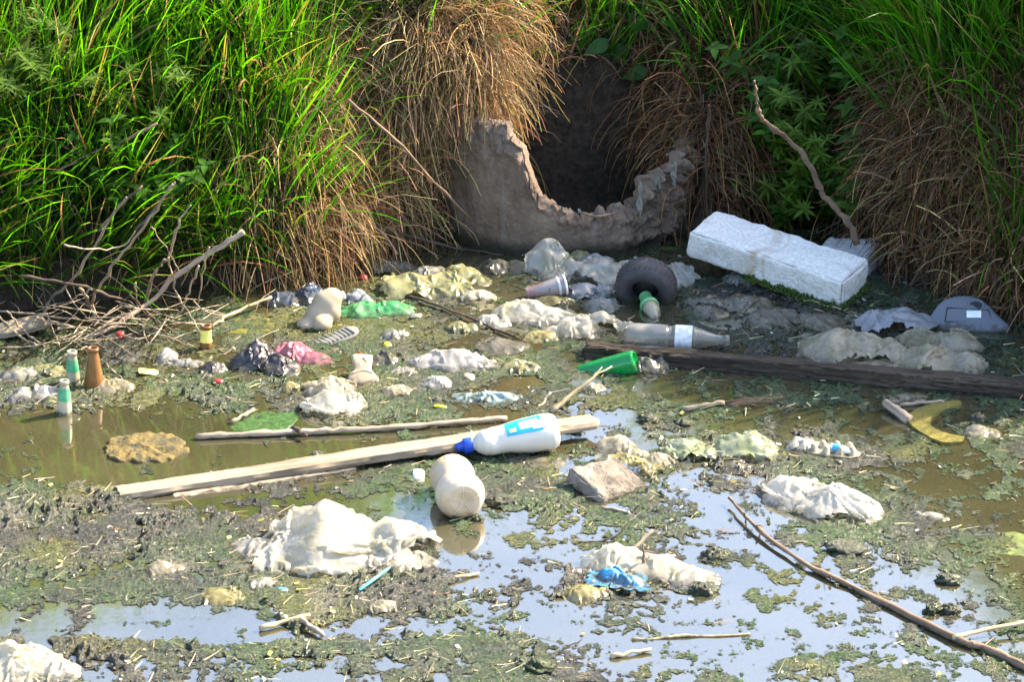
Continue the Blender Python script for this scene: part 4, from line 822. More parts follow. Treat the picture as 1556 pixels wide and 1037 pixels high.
stick('wood_stub', 'short brown round stick stub beside the yellow foam crescent', 'stick', [(1345, 612, .016), (1381, 639, .006)], .0115, .0125, 'bark', seg=14, knots=.0004)
stick('broken_lath', 'thin pale lath behind the yellow foam crescent', 'stick', [(1368, 616, .004), (1432, 610, .004)], .006, .004, 'plank')

# grey stone slab
sl = at(924, 735, .006); t = thing('stone_slab', 'muddy grey stone slab tilted out of the water below the cream bag', 'stone', sl, (R(14), R(4), R(38)))
link('slab_body', rbox('slab_body', .135, .12, .036, 40, .005, 22, .008, 21, .006), M['slab'], t)
# flat sheets and pads floating at the surface
def pad(name, label, cat, pts, thick, m, z=.001, seed=0, rough=.002, bulge=.002):
    W = [at(*p) for p in pts]; c = sum(W, Vector()) / len(W); Wc = catmull([tuple(w) for w in W] + [tuple(W[0])], 60)[:-1]; jm = .35 if thick < .006 else 1; rj = 1 + jm * (.10 * n2(Wc[:, 0] * 45, Wc[:, 1] * 45, seed) + .07 * n2(Wc[:, 0] * 120, Wc[:, 1] * 120, seed + 3)); W = [c + (Vector(w) - c) * float(q) for w, q in zip(Wc, rj)]; o = link(name, plate(name, [(w.x - c.x, w.y - c.y) for w in W], thick, bulge, .10, 8, rough, seed), M[m], None, (c.x, c.y, z)); return tag(o, label, cat)
M['pad_yellow'] = m_plain('pad_yellow', (0.125, 0.090, 0.024), 0.9, var=1.0, dirt=(0.035, 0.035, 0.02), dirt_amt=.9, scale=110, bump=1.0, bdist=.006)
M['pad_green'] = m_plain('pad_green', (0.035, 0.085, 0.016), 0.35, var=.9, dirt=(0.03, 0.06, 0.012), scale=120, bump=.8, bdist=.004)
M['pad_olive'] = m_plain('pad_olive', (0.13, 0.12, 0.022), 0.4, var=.5, dirt=(0.08, 0.09, 0.02), scale=60, bump=.5)
M['pad_lime'] = m_plain('pad_lime', (0.11, 0.135, 0.03), 0.5, var=.8, dirt=(0.03, 0.05, 0.015), scale=60, bump=.5)
pad('floating_pad', 'ochre crusted pad floating alone on the open olive water at left', 'algae pad', [(158, 684), (172, 668), (215, 660), (262, 664), (285, 684), (262, 700), (205, 704), (168, 698)], .010, 'pad_yellow', .000, 1, .007, .004)
pad('floating_sheet', 'bright green slimy sheet just above the long thin pole', 'algae pad', [(345, 655), (362, 636), (400, 626), (452, 628), (446, 646), (420, 656)], .004, 'pad_green', -.0012, 2, .0016, .0006)
pad('floating_sheet', 'olive yellow board lying flush with the slime left of the jug', 'board', [(330, 495), (350, 484), (385, 480), (440, 490), (444, 500), (400, 508), (345, 506)], .008, 'pad_olive', -.0026, 3, .0016, .0004)
pad('floating_sheet', 'lime green flat sheet at the far right edge of the water', 'algae pad', [(1492, 822), (1510, 808), (1570, 814), (1620, 830), (1600, 848), (1540, 845), (1498, 838)], .004, 'pad_lime', -.0012, 4, .0016, .0006)

# ------------------------------------------------------------------ plastic bags and film (simulated sheets)
def up2(G):
    """twice as many points along the first axis, cubic"""
    E = np.concatenate([2 * G[:1] - G[1:2], G, 2 * G[-1:] - G[-2:-1]]); m = (-E[:-3] + 9 * E[1:-2] + 9 * E[2:-1] - E[3:]) / 16
    o = np.zeros((2 * len(G) - 1,) + G.shape[1:]); o[0::2] = G; o[1::2] = m; return o
def bag(name, label, cx, cy, wpx, film, lobes, asp=.7, gather=.82, rot=0, n=40, seed=1, cat='plastic bag', z=0.0, stiff=.07, sharp=.6, floor=-.016, crease=.015, group=None, gy=None, steps=62):
    c = at(cx, cy, z); sc = 1.14 * wpx * (c - cam.location).length / F; gy_ = gather if gy is None else gy
    V, Fa = crumple(seed=seed, nx=n, ny=max(16, int(n * asp)), asp=asp * gather / gy_, gather=gather, gy=gy_, steps=steps, lobes=[(l[0] * gather, l[1] * gather, l[2] * gather * 1.12, l[3] * gather * 1.12, l[4] * gather * .74) for l in lobes], floor=floor, stiff=stiff, sharp=sharp, iters=4)
    nyy = max(16, int(n * asp)); G = up2(up2(V.reshape(n, nyy, 3)).swapaxes(0, 1)).swapaxes(0, 1); nu_, nv_ = G.shape[:2]; V = G.reshape(-1, 3); Fa = grid_faces(nu_, nv_)
    V = V / gather; q = V * 7 + seed * 3.1; w = q + .13 * np.stack([n3(q * .7, 3), n3(q * .7, 5), n3(q * .7, 7)], -1)
    tri = lambda x: np.abs((x % 1.0) - .5) * 2 - .5
    cr = np.zeros(len(V)); rg = np.random.default_rng(seed)
    for k, (fr, am) in enumerate([(.33, 1.2), (.45, 1.0), (.62, .8), (.9, .5), (1.4, .22)]):
        d = rg.normal(size=3); d /= np.linalg.norm(d); cr += am * tri((w @ d) * fr + rg.random())
    pl = np.zeros(len(V))                       # pleats that run out from where the film is gathered
    for k in range(3):
        kx, ky = rg.uniform(-.42, .42), rg.uniform(-.4, .4) * asp; dx, dy = V[:, 0] - kx, V[:, 1] - ky; d2 = np.hypot(dx, dy); an = np.arctan2(dy, dx)
        pl += tri(an * rg.integers(7, 13) / 6.283 + .25 * n2(dx * 6, dy * 6, seed + k)) * np.exp(-(d2 / rg.uniform(.22, .42)) ** 2) * sstep(0, .10, d2)
    cr = cr + 1.7 * pl
    dirn = np.stack([n3(q * .5, 11), n3(q * .5, 12), .9 + .3 * n3(q * .5, 13)], -1)
    V = V + dirn * (cr * crease)[:, None]
    V[:, 2] = np.maximum(V[:, 2], floor / gather * 2)
    ui, vi = np.divmod(np.arange(len(V)), nv_); bd = np.minimum(np.minimum(ui, nu_ - 1 - ui) / nu_, np.minimum(vi, nv_ - 1 - vi) / nv_)
    torn = bd < .055 + .075 * n2(ui / nu_ * 7, vi / nv_ * 7, seed + 31) + .03 * n2(ui / nu_ * 23, vi / nv_ * 23, seed + 33); Fa = Fa[~torn[Fa].all(1)]
    me = make_mesh(name, V * sc, [Fa]); me.set_sharp_from_angle(angle=R(17)); low = np.clip(1 - (V[:, 2] * sc - .004 - .008 * n3(V * 9, seed + 2)) / .014, 0, 1); vcol(me, np.stack([low, low, low], 1), 'tide')
    o = link(name, me, FILM[film], None, c, (0, 0, R(rot)))
    return tag(o, label, cat, group)
B = bag
B('plastic_bag', 'large torn cream plastic bag heaped on mud in the left foreground', 522, 838, 285, 'cream', [(-.08, .03, .30, .30, .30), (.20, -.02, .22, .22, .22), (.36, -.06, .14, .16, .12), (-.32, -.05, .18, .2, .14)], .62, .74, 8, 60, 3, stiff=.07)
B('plastic_bag', 'crumpled cream film at the left end of the large torn bag', 402, 838, 100, 'cream', [(-.1, 0, .35, .3, .22), (.25, -.1, .2, .2, .15)], .7, .7, -15, 34, 4)
B('plastic_bag', 'cream film lobe at the right front of the large torn bag', 602, 862, 115, 'cream', [(0, .0, .45, .3, .16), (.3, .1, .15, .15, .14)], .5, .72, 20, 34, 5)
B('plastic_bag', 'cream plastic bag cut off by the bottom left corner', 38, 1018, 170, 'cream', [(-.1, 0, .4, .35, .24), (.28, -.05, .2, .2, .14)], .6, .75, -6, 44, 6)
B('plastic_bag', 'pale yellow bag stretched behind the blue wrapper in the foreground', 985, 872, 185, 'cream', [(-.28, .06, .25, .22, .20), (.05, .03, .3, .2, .17), (.33, -.06, .2, .16, .14)], .42, .78, -12, 48, 7)
B('plastic_wrapper', 'bright blue and white plastic wrapper on the foreground rubbish', 943, 880, 62, 'azure', [(-.2, .1, .3, .25, .28), (.25, -.1, .25, .2, .22)], .6, .62, -14, 32, 8, 'wrapper', z=.014)
B('plastic_wrapper', 'crumpled yellowish wrapper at the left of the blue wrapper', 888, 905, 72, 'yellow', [(0, 0, .35, .3, .3), (.3, 0, .15, .2, .2)], .7, .62, 10, 32, 9, 'wrapper')
B('plastic_bag', 'white plastic bag with bright right end on the right water', 1248, 768, 175, 'white', [(-.22, .10, .25, .25, .22), (.12, -.05, .30, .25, .26), (.34, -.12, .16, .18, .12)], .55, .76, -14, 52, 10)
B('plastic_bag', 'white film lobe at the upper left of the right white bag', 1210, 742, 95, 'cream', [(0, 0, .4, .3, .22)], .6, .74, -18, 34, 11)
B('slime_bag', 'green stained pale bag, right of the two in mid water', 1132, 688, 92, 'pale_green', [(0, 0, .45, .42, .36)], .75, .80, 0, 34, 12, sharp=.4)
B('slime_bag', 'green stained grey bag, left of the two in mid water', 1050, 690, 82, 'pale_green', [(-.1, 0, .4, .4, .30), (.25, -.1, .22, .25, .2)], .7, .76, 0, 32, 13, sharp=.4)
B('plastic_bag', 'cream bag lying against the muddy stone slab', 942, 686, 92, 'dirty', [(-.1, .1, .3, .25, .26), (.22, -.1, .25, .22, .2)], .6, .7, -20, 34, 14)
B('plastic_bag', 'folded cream film right of the muddy stone slab', 1000, 706, 66, 'dirty', [(0, 0, .4, .3, .26)], .6, .58, 0, 32, 15)
B('plastic_bag', 'cream film draped over the back of the stone slab', 950, 706, 80, 'yellow', [(0, 0, .45, .3, .24)], .4, .74, -14, 30, 16, z=.012)
B('plastic_bag', 'grey cream crumpled bag, upper of two lobes below the tray', 500, 596, 78, 'dirty', [(0, 0, .42, .4, .34)], .75, .66, 5, 36, 17, sharp=.45)
B('plastic_bag', 'cream crumpled bag, lower of two lobes below the tray', 502, 622, 92, 'cream', [(0.05, 0, .42, .4, .34)], .65, .68, 8, 36, 18, sharp=.45)
B('plastic_bag', 'lilac white film bag with pointed right tip in the slime', 692, 555, 125, 'lilac', [(-.05, .05, .28, .3, .22), (.2, 0, .25, .2, .15), (-.32, 0, .2, .2, .12)], .5, .78, -8, 42, 19)
B('plastic_bag', 'small white blue lump of film above the light blue packet', 664, 586, 50, 'lilac', [(0, 0, .42, .38, .34)], .8, .74, 20, 28, 20)
B('plastic_packet', 'light blue and white film packet floating in green slime', 735, 606, 98, 'sky', [(.15, 0, .35, .2, .15), (-.25, 0, .25, .15, .10)], .36, .80, -6, 34, 21, 'packet')
B('rubbish_bag', 'glossy black rubbish bag with tall crumpled top', 395, 556, 86, 'black', [(-.05, .1, .26, .28, .52), (.25, -.05, .28, .28, .28), (-.28, 0, .22, .25, .25)], .75, .70, 0, 46, 22)
B('rubbish_bag', 'small black bag lobe left of the tall black rubbish bag', 323, 563, 46, 'black', [(0, 0, .42, .4, .38)], .8, .72, 0, 28, 23)
B('rubbish_bag', 'black bag lobe in front right of the tall black bag', 428, 562, 58, 'black', [(0, 0, .42, .4, .36)], .8, .72, 10, 30, 24)
B('plastic_packet', 'pink film packet with pointed end in the slime', 462, 543, 92, 'pink', [(-.2, .05, .3, .3, .28), (.18, -.05, .3, .2, .14)], .45, .80, -16, 36, 25, 'packet')
B('plastic_packet', 'bright green film packet beside the cream jug', 574, 476, 100, 'green', [(-.15, 0, .35, .25, .20), (.2, .02, .3, .22, .20)], .5, .78, 3, 38, 26, 'packet', sharp=.45)
B('plastic_bag', 'dark blue crumpled bag behind the cream jug at left', 452, 458, 92, 'blue', [(-.2, 0, .3, .3, .22), (.2, .05, .3, .3, .26)], .6, .66, 8, 36, 27)
B('plastic_bag', 'grey blue knotted film right of the cream jug', 540, 457, 56, 'greyblue', [(0, .1, .3, .3, .36), (.25, -.1, .2, .2, .25)], .8, .62, 0, 30, 28)
B('plastic_bag', 'olive tinted film bag lying flat before the bank, larger front one', 645, 441, 122, 'olive', [(-.2, 0, .35, .35, .22), (.2, .05, .35, .3, .20)], .55, .76, 0, 40, 29, sharp=.45)
B('plastic_bag', 'dull grey film mound behind the olive tinted bag', 652, 419, 62, 'grey', [(0, 0, .45, .4, .26)], .6, .74, 0, 28, 30, sharp=.45)
B('plastic_bag', 'dull olive film mound right of the olive tinted bag', 706, 424, 78, 'olive', [(-.1, .1, .35, .35, .28), (.25, -.1, .25, .25, .16)], .65, .70, -10, 32, 31)
B('plastic_bag', 'translucent white bag with tall peak before the concrete ring', 843, 412, 108, 'clear', [(-.12, .12, .34, .30, .50), (.22, -.02, .30, .25, .24)], .6, .84, -8, 46, 32, sharp=.75)
B('plastic_bag', 'small clear film in front of the tall peaked bag', 862, 422, 78, 'clear', [(-.15, 0, .35, .3, .24), (.25, 0, .25, .2, .18)], .55, .70, 5, 34, 33)
B('plastic_bag', 'long translucent bag lying behind the small tyre', 966, 424, 158, 'clear', [(-.28, 0, .26, .25, .22), (.02, .06, .30, .22, .22), (.32, 0, .22, .22, .18)], .45, .76, -3, 48, 34, sharp=.45)
B('plastic_bag', 'dull crumpled film between the cup and the tyre', 897, 446, 74, 'greyblue', [(-.15, 0, .3, .3, .24), (.2, .05, .3, .28, .22)], .55, .66, -6, 34, 35)
B('plastic_bag', 'small grey film lump at the left foot of the tyre', 914, 466, 56, 'grey', [(0, 0, .42, .36, .30)], .7, .66, -10, 28, 36)
B('plastic_bag', 'small clear film lump at the right of the tyre', 1030, 434, 44, 'clear', [(0, 0, .42, .4, .34)], .7, .66, 0, 26, 37)
B('plastic_bag', 'yellowish white bag, left one of the row behind the beam', 812, 486, 122, 'cream', [(-.12, .1, .36, .3, .26), (.25, -.04, .25, .25, .18)], .6, .72, -6, 42, 38)
B('plastic_bag', 'yellowish white bag, middle one of the row behind the beam', 868, 504, 90, 'cream', [(.08, 0, .35, .4, .34), (-.28, -.1, .22, .2, .16)], .6, .74, 4, 38, 39)
B('plastic_bag', 'yellowish white bag tapering right towards the clear bottle', 940, 503, 96, 'cream', [(-.24, 0, .28, .4, .34), (.16, -.02, .34, .25, .18)], .5, .80, -4, 38, 40)
B('plastic_bag', 'flat yellow film left of the middle yellowish bag', 822, 512, 70, 'yellow', [(0, 0, .45, .3, .16)], .5, .72, 10, 28, 41)
B('plastic_bag', 'yellowish film strip with green print below the plastic cup', 838, 458, 66, 'yellow', [(0, 0, .48, .25, .14)], .4, .78, 8, 28, 42)
B('plastic_bag', 'cream bag resting behind the beam, left of the right group', 1298, 540, 145, 'dirty', [(-.1, .05, .38, .36, .30), (.28, -.05, .22, .24, .2)], .55, .78, -3, 46, 43, sharp=.45)
B('plastic_bag', 'smooth grey blue inflated bag at the back of the right group', 1362, 500, 108, 'greyblue', [(0, 0, .48, .44, .32)], .6, .84, -3, 36, 44, sharp=.42)
B('plastic_bag', 'crumpled cream bag at the right of the right group', 1425, 528, 118, 'dirty', [(-.18, .1, .3, .3, .26), (.2, .05, .3, .3, .24)], .6, .66, -8, 42, 45)
B('plastic_bag', 'cream bag with gathered folds front right of the right group', 1430, 556, 130, 'dirty', [(-.15, 0, .32, .34, .30), (.26, -.02, .24, .22, .16)], .55, .68, -4, 42, 46)
B('plastic_bag', 'flat cream film lying low along the beam', 1345, 562, 125, 'dirty', [(-.1, 0, .45, .25, .10), (.3, 0, .2, .2, .09)], .32, .76, -5, 36, 47)
B('plastic_sheet', 'curled grey white sheet left of the black rubbish bag', 275, 550, 74, 'lilac', [(-.3, .12, .18, .3, .24), (.1, -.08, .35, .2, .10)], .5, .80, -12, 32, 48, 'sheet')
B('plastic_bag', 'bluish grey film at the left edge behind the bottles', 28, 574, 78, 'grey', [(0, 0, .45, .35, .24)], .6, .70, 0, 30, 49)
B('plastic_bag', 'olive film folds beside the frosted bottles', 72, 568, 62, 'olive', [(0, 0, .4, .35, .30)], .6, .62, -10, 30, 50)
B('plastic_bag', 'pale blue white film left of the nearest frosted bottle', 48, 602, 84, 'lilac', [(-.15, 0, .3, .3, .18), (.2, 0, .3, .3, .20)], .5, .66, 5, 30, 51)
B('plastic_bag', 'soiled white bag remnant beside the egg tray piece', 1222, 680, 58, 'white', [(0, 0, .42, .36, .30)], .7, .62, 0, 30, 52)
B('plastic_scrap', 'thin white scrap floating near the right edge', 1410, 786, 66, 'white', [(.0, 0, .42, .2, .14)], .4, .76, -16, 26, 53, 'scrap')
B('plastic_scrap', 'yellow brown curled scrap in shade below the white block', 1147, 463, 44, 'orange', [(-.2, 0, .3, .3, .24), (.2, 0, .3, .25, .24)], .5, .72, 0, 26, 54, 'scrap')
B('cream_rag', 'dark wet rag before the concrete ring at left', 770, 408, 66, 'mudfilm', [(-.2, 0, .3, .3, .26), (.2, .0, .28, .28, .22)], .6, .60, 0, 32, 55, 'rag').name = 'wet_rag'
B('plastic_bag', 'dirty cream lump of film low in the foreground mud', 582, 925, 58, 'dirty', [(0, 0, .42, .36, .24)], .55, .72, 5, 28, 56)
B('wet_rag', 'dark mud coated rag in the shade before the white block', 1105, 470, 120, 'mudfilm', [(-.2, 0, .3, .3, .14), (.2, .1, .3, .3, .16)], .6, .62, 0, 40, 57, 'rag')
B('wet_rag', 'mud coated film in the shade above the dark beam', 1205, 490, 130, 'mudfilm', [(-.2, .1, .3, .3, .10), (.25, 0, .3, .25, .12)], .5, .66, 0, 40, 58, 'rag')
B('plastic_bag', 'small dirty film tucked under the left end of the white block', 1128, 430, 60, 'grey', [(0, 0, .42, .36, .34)], .6, .64, 0, 28, 59)
B('plastic_bag', 'half sunk cream packet beside the dark stick in back slime', 728, 456, 52, 'cream', [(0, 0, .44, .42, .34)], .7, .84, 0, 26, 60, sharp=.42)
B('plastic_scrap', 'grey white crushed film left of the light blue packet', 600, 598, 58, 'dirty', [(0, 0, .42, .3, .28)], .5, .60, 14, 28, 61, 'scrap')
B('plastic_scrap', 'pale film curl left of the lilac bag', 585, 548, 70, 'mudfilm', [(0, 0, .42, .3, .18)], .5, .64, 5, 28, 62, 'scrap')
B('plastic_scrap', 'white crumpled scrap in front of the lilac bag', 612, 566, 52, 'white', [(0, 0, .42, .3, .16)], .5, .62, 5, 26, 63, 'scrap')
B('plastic_scrap', 'yellow streaked scrap on the left foreground mud', 335, 908, 86, 'yellow', [(0, 0, .44, .3, .16)], .45, .62, -10, 30, 64, 'scrap')

for k, (lab, x, y, w, f_, lo, asp_) in enumerate([
 ('grey film hump behind the tray in the back slime', 600, 512, 46, 'grey', .26, .6), ('pale cream scrap in front of the black bag', 446, 592, 44, 'yellow', .22, .7), ('white crushed scrap left of the yellowish bag row', 748, 492, 58, 'white', .22, .6), ('flat muddy film in the slime before the lilac bag', 760, 528, 84, 'mudfilm', .12, .5), ('olive film mound right of the lilac bag', 790, 560, 60, 'olive', .2, .6),
 ('dark flat film near the back bank left of the olive bag', 590, 408, 80, 'mudfilm', .14, .45), ('grey green film hump left of the yellow bag row', 700, 500, 50, 'olive', .2, .6), ('small pale curl before the green glass bottle', 900, 592, 40, 'dirty', .24, .6), ('mud grey rag lump under the green glass bottle', 985, 560, 62, 'mudfilm', .3, .6), ('pale grey film by the left bottles in the scum', 168, 590, 66, 'dirty', .2, .6), ('clear film scrap above the yellow streaked scrap', 405, 892, 66, 'clear', .18, .5), ('dirty white film hump right of the stone slab water', 1120, 712, 60, 'mudfilm', .14, .5),
 ('muddy film mound in the scum left of the torn bag', 250, 868, 64, 'dirty', .2, .6), ('flat grey film between the slab and the twin bottle', 820, 706, 76, 'mudfilm', .10, .5), ('grey film hump right of the tall peaked bag', 905, 402, 60, 'greyblue', .24, .5), ('olive film scrap behind the cup', 880, 396, 40, 'olive', .4, .6), ('pale film strip lying below the timber beam', 1380, 606, 60, 'dirty', .08, .4), ('cream folded film at the right edge scum', 1490, 660, 56, 'dirty', .2, .6)]):
    B('plastic_scrap', lab, x, y, w, f_, [(-.05, 0, .38, .36, lo * 1.35), (.25, .05, .22, .25, lo)], asp_, .68, random.uniform(-20, 20), 26, 90 + k, 'scrap')
# egg tray piece
el = at(1262, 690, 0); t = thing('egg_tray', 'broken cream egg tray piece with cups beside the soiled white bag', 'egg tray', el, (0, 0, R(-14)))
link('tray_sheet', plate('tray_sheet', [(-.05, -.02), (0, -.03), (.055, -.02), (.06, .02), (0, .03), (-.05, .025)], .006, .0, .1, 5, .003), M['cream_plastic'], t, (0, 0, .004))
cone = lathe('tray_cup', smooth_prof([(0, .014), (.008, .009), (.016, .006), (.019, .004), (.020, 0)], 14), 16, wob=.06)
for k, (x, y) in enumerate([(-.035, -.008), (-.008, -.016), (.022, -.012), (.048, -.004), (-.018, .014), (.012, .016), (.040, .018)]): link('tray_cup', cone, M['cream_plastic'], t, (x, y, .004), (R(random.uniform(-8, 8)), R(random.uniform(-8, 8)), 0))
A = at(1262, 679, .018); Bq = at(1296, 688, .012); t = thing('plastic_tube', 'blue white tube lying on the broken egg tray', 'tube'); up_to(t, A, Bq)
L = (Bq - A).length; link('tube_body', lathe('tube_body', [(0, 0), (0, .008), (L * .6, .009), (L, .002), (L, 0)], 18), M['label_white'], t); wrap('blue_band', [(0, .008), (L, .009)], .006, L * .5, 0, 6.28, 'blue_bit', t, 1.03, 1, seg=18)

# ------------------------------------------------------------------ sticks, branches, reeds
S_ = stick
g = g_tangle
S_('thick_branch', 'thickest pale branch rising right out of the left stick tangle', 'branch', [(132, 515, .004), (223, 465, .05), (262, 422, .11), (330, 378, .18), (370, 352, .22)], .005, .0068, 'bark', seed=1, seg=10)
for k, (lab, pts, a, b, m) in enumerate([
 ('straight grey stick leaning over the dark stick at left', [(66, 478, .01), (79, 453, .04), (115, 419, .10), (162, 340, .24), (192, 300, .31)], .0055, .0035, 'bark'),
 ('long forked looking stick left of the thick branch', [(139, 470, .01), (147, 442, .07), (184, 389, .16), (223, 340, .24), (262, 280, .33)], .0055, .0035, 'bark'),
 ('curved stick rising steeply left of the thick branch top', [(221, 463, .02), (233, 419, .10), (256, 389, .15), (272, 340, .24), (290, 312, .28)], .006, .003, 'bark'),
 ('dark horizontal stick crossing the left tangle', [(31, 420, .12), (121, 435, .10), (190, 456, .06)], .006, .004, 'bark_dark'),
 ('long level tan stick low in the left tangle', [(-20, 471, .05), (72, 481, .045), (164, 489, .02)], .0035, .003, 'bark'),
 ('bent stick dropping to the water at far left', [(10, 473, .06), (33, 500, .03), (62, 524, .015), (69, 548, -.005)], .0035, .0025, 'bark'),
 ('tan stick slanting down from the left edge', [(-10, 472, .05), (26, 507, .02), (58, 528, .004)], .0035, .003, 'reed'),
 ('short stick hanging from the level tan stick', [(72, 479, .05), (82, 504, .025), (92, 532, .0)], .003, .0022, 'bark'),
 ('stout short stick under the dark horizontal stick', [(121, 438, .09), (138, 465, .045), (146, 490, .005)], .0055, .005, 'bark'),
 ('angled twig with a sharp elbow in the tangle centre', [(190, 462, .04), (200, 450, .06), (223, 478, .04), (262, 518, .004)], .0045, .003, 'bark_dark'),
 ('thin twig arching from the thick branch to the yellow bottle', [(256, 392, .15), (269, 445, .06), (290, 480, .03), (305, 508, .0)], .0035, .002, 'bark'),
 ('thin upright twig right of the thick branch', [(318, 376, .19), (305, 435, .08), (299, 483, .0)], .003, .0018, 'bark'),
 ('thin twig crossing under the thick branch', [(302, 405, .14), (285, 448, .06), (270, 486, .0)], .0035, .0022, 'bark'),
 ('vertical twig in the centre of the tangle', [(206, 430, .09), (210, 471, .04), (227, 535, -.004)], .003, .0025, 'bark'),
 ('tan stem lying left along the back water', [(0, 529, .006), (70, 523, .01), (136, 516, .01)], .0028, .002, 'reed'),
 ('short tan stem above the frosted bottles', [(79, 551, .004), (105, 538, .01), (133, 527, .012)], .0028, .002, 'reed'),
 ('dark stem right of the brown bottle', [(151, 536, .006), (203, 556, .002)], .003, .002, 'bark_dark'),
 ('thin arched twig in front of the brown bottle', [(154, 548, .01), (175, 566, .016), (203, 590, .0)], .0018, .0012, 'bark'),
 ('crooked grey twig at the top of the tangle', [(98, 372, .22), (130, 378, .20), (182, 375, .19), (205, 352, .22)], .003, .0018, 'bark'),
 ('twig bending over the left end of the tangle', [(96, 470, .04), (110, 455, .08), (140, 440, .10)], .0025, .002, 'bark'),
 ('pale stick end lying in the tangle front', [(134, 513, .006), (165, 492, .02), (205, 470, .03)], .006, .005, 'plank'),
 ('dry twig curling above the thick branch base', [(230, 345, .24), (255, 380, .17), (272, 412, .12)], .0022, .0016, 'bark')]):
    S_('dry_stick', lab, 'stick', pts, a * .72, b * .72, m, g, seed=20 + k, knots=.002)
# a mess of fine twigs inside the tangle
tw = []
for k in range(80):
    cx, cy = random.gauss(170, 85), random.gauss(485, 22); a = random.uniform(-1.3, 1.3); l = random.uniform(14, 50); z0 = random.uniform(0, .09)
    p = [at(cx - l * math.cos(a), cy - l * .5 * math.sin(a), z0), at(cx + random.uniform(-8, 8), cy + random.uniform(-5, 5), z0 + random.uniform(0, .03)), at(cx + l * math.cos(a), cy + l * .5 * math.sin(a), random.uniform(0, .04))]
    tw.append(tube('t', [tuple(q) for q in p], random.uniform(.0008, .0022), .0007, 4, n=7, seed=k))
def join(name, meshes, m):
    VV, QQ, TT, b = [], [], [], 0
    for me in meshes:
        n = len(me.vertices); v = np.zeros(n * 3, np.float32); me.vertices.foreach_get('co', v); VV.append(v.reshape(-1, 3))
        for p in me.polygons:
            (QQ if len(p.vertices) == 4 else TT).append([i + b for i in p.vertices])
        b += n; bpy.data.meshes.remove(me)
    return make_mesh(name, np.vstack(VV), [np.array(QQ).reshape(-1, 4), np.array(TT).reshape(-1, 3)])
tag(link('twig_litter', join('twig_litter', tw, None), M['bark']), 'fine dry twigs littered through the left stick tangle', 'twigs', kind='stuff')
# dead stem in the left grass, with side shoots
st = S_('dead_stem', 'long dead stem reaching across the left grass', 'branch', [(-10, 296, .30), (74, 268, .34), (127, 238, .38), (174, 221, .41), (239, 187, .46)], .0022, .0038, 'stem', seed=50)
for pts in ([(127, 237, .38), (43, 197, .43), (-5, 176, .46)], [(45, 199, .43), (22, 165, .47), (-5, 150, .49)], [(95, 252, .35), (103, 285, .31), (107, 312, .27)], [(72, 270, .34), (60, 300, .30), (30, 292, .30)], [(20, 289, .30), (-5, 322, .26)]):
    S_('side_shoot', '', '', pts, .0016, .0010, 'stem', parent=st, seed=len(pts) + int(pts[0][0]))
S_('dead_stem', 'dark stem slanting in the shadow under the left grass', 'branch', [(150, 352, .24), (185, 312, .29), (216, 282, .33)], .004, .003, 'bark_dark', seed=61)
S_('dead_stem', 'shorter dark stem right of the shadowed stem', 'branch', [(205, 352, .23), (241, 311, .29), (266, 276, .34)], .004, .003, 'bark_dark', seed=62)
S_('cane', 'long dark cane leaning against the straw of the bank', 'cane', [(530, 152, .50), (600, 212, .37), (650, 265, .25), (716, 334, .10)], .0035, .0028, 'stem', seed=63, nodes=[.2, .5, .8])
S_('cane', 'dark cane lying along the water below the straw', 'cane', [(528, 348, .085), (600, 354, .06), (690, 376, .015), (765, 388, .0)], .0045, .003, 'bark_dark', seed=64)
S_('cane', 'dark thin cane floating in the slime behind the bags', 'cane', [(600, 448, .004), (640, 456, .008), (700, 478, .008), (790, 516, .006)], .0040, .0026, 'bark_dark', seed=65)
S_('cane', 'thick twisted dead cane rising from the blocks up the right bank', 'cane', [(1302, 372, .10), (1290, 340, .15), (1253, 298, .22), (1232, 254, .30), (1200, 214, .37), (1158, 182, .44), (1150, 150, .50), (1146, 122, .55)], .0085, .0035, 'stem', seed=66, seg=10, n=60, nodes=[.16, .33, .5, .64, .78])
S_('cane', 'dark thin stem standing beside the concrete ring at right', 'cane', [(1074, 330, .06), (1073, 240, .24), (1077, 160, .40)], .0035, .0025, 'bark_dark', seed=67, nodes=[.3, .6])
S_('pole', 'long thin grey pole lying on the water above the plank', 'pole', [(298, 664, .006), (450, 657, .008), (600, 650, .008), (770, 636, .008)], .0075, .006, 'bark', seed=68, seg=10, n=40, knots=.0008)
S_('wood_knot', 'dark knotty stub lying over the thin grey pole', 'stick', [(446, 652, .012), (466, 662, .014)], .006, .004, 'bark_dark', seed=69)
fb = S_('long_branch', 'long bare branch running to the lower right corner', 'branch', [(1108, 757, .014), (1150, 802, .012), (1215, 852, .009), (1300, 895, .006), (1450, 970, .007), (1500, 987, .007), (1600, 1032, .006)], .0030, .0088, 'stem', seed=70, seg=9, n=40, knots=.0009, nodes=[.18, .4, .62])
S_('fork', '', '', [(1448, 970, .012), (1500, 958, .014), (1600, 940, .020)], .0045, .004, 'reed', parent=fb, seed=71)
for pts in ([(1131, 780, .02), (1134, 795, .0)], [(1262, 874, .016), (1261, 884, .004)], [(1150, 800, .02), (1158, 800, .006)]): S_('side_shoot', '', '', pts, .0025, .0018, 'bark_dark', parent=fb, seed=72)
S_('split_reed', 'split tan reed leaning up before the green bottle', 'reed', [(836, 627, .0), (880, 590, .04), (930, 557, .075)], .0055, .0015, 'reed', seed=73); S_('split_reed', 'shorter split reed beside the leaning tan reed', 'reed', [(838, 628, .0), (885, 588, .04), (915, 558, .07)], .004, .001, 'reed', seed=74)
S_('split_reed', 'short pale reed left of the leaning tan reed', 'reed', [(818, 622, .0), (836, 597, .025)], .0035, .003, 'reed', seed=75)
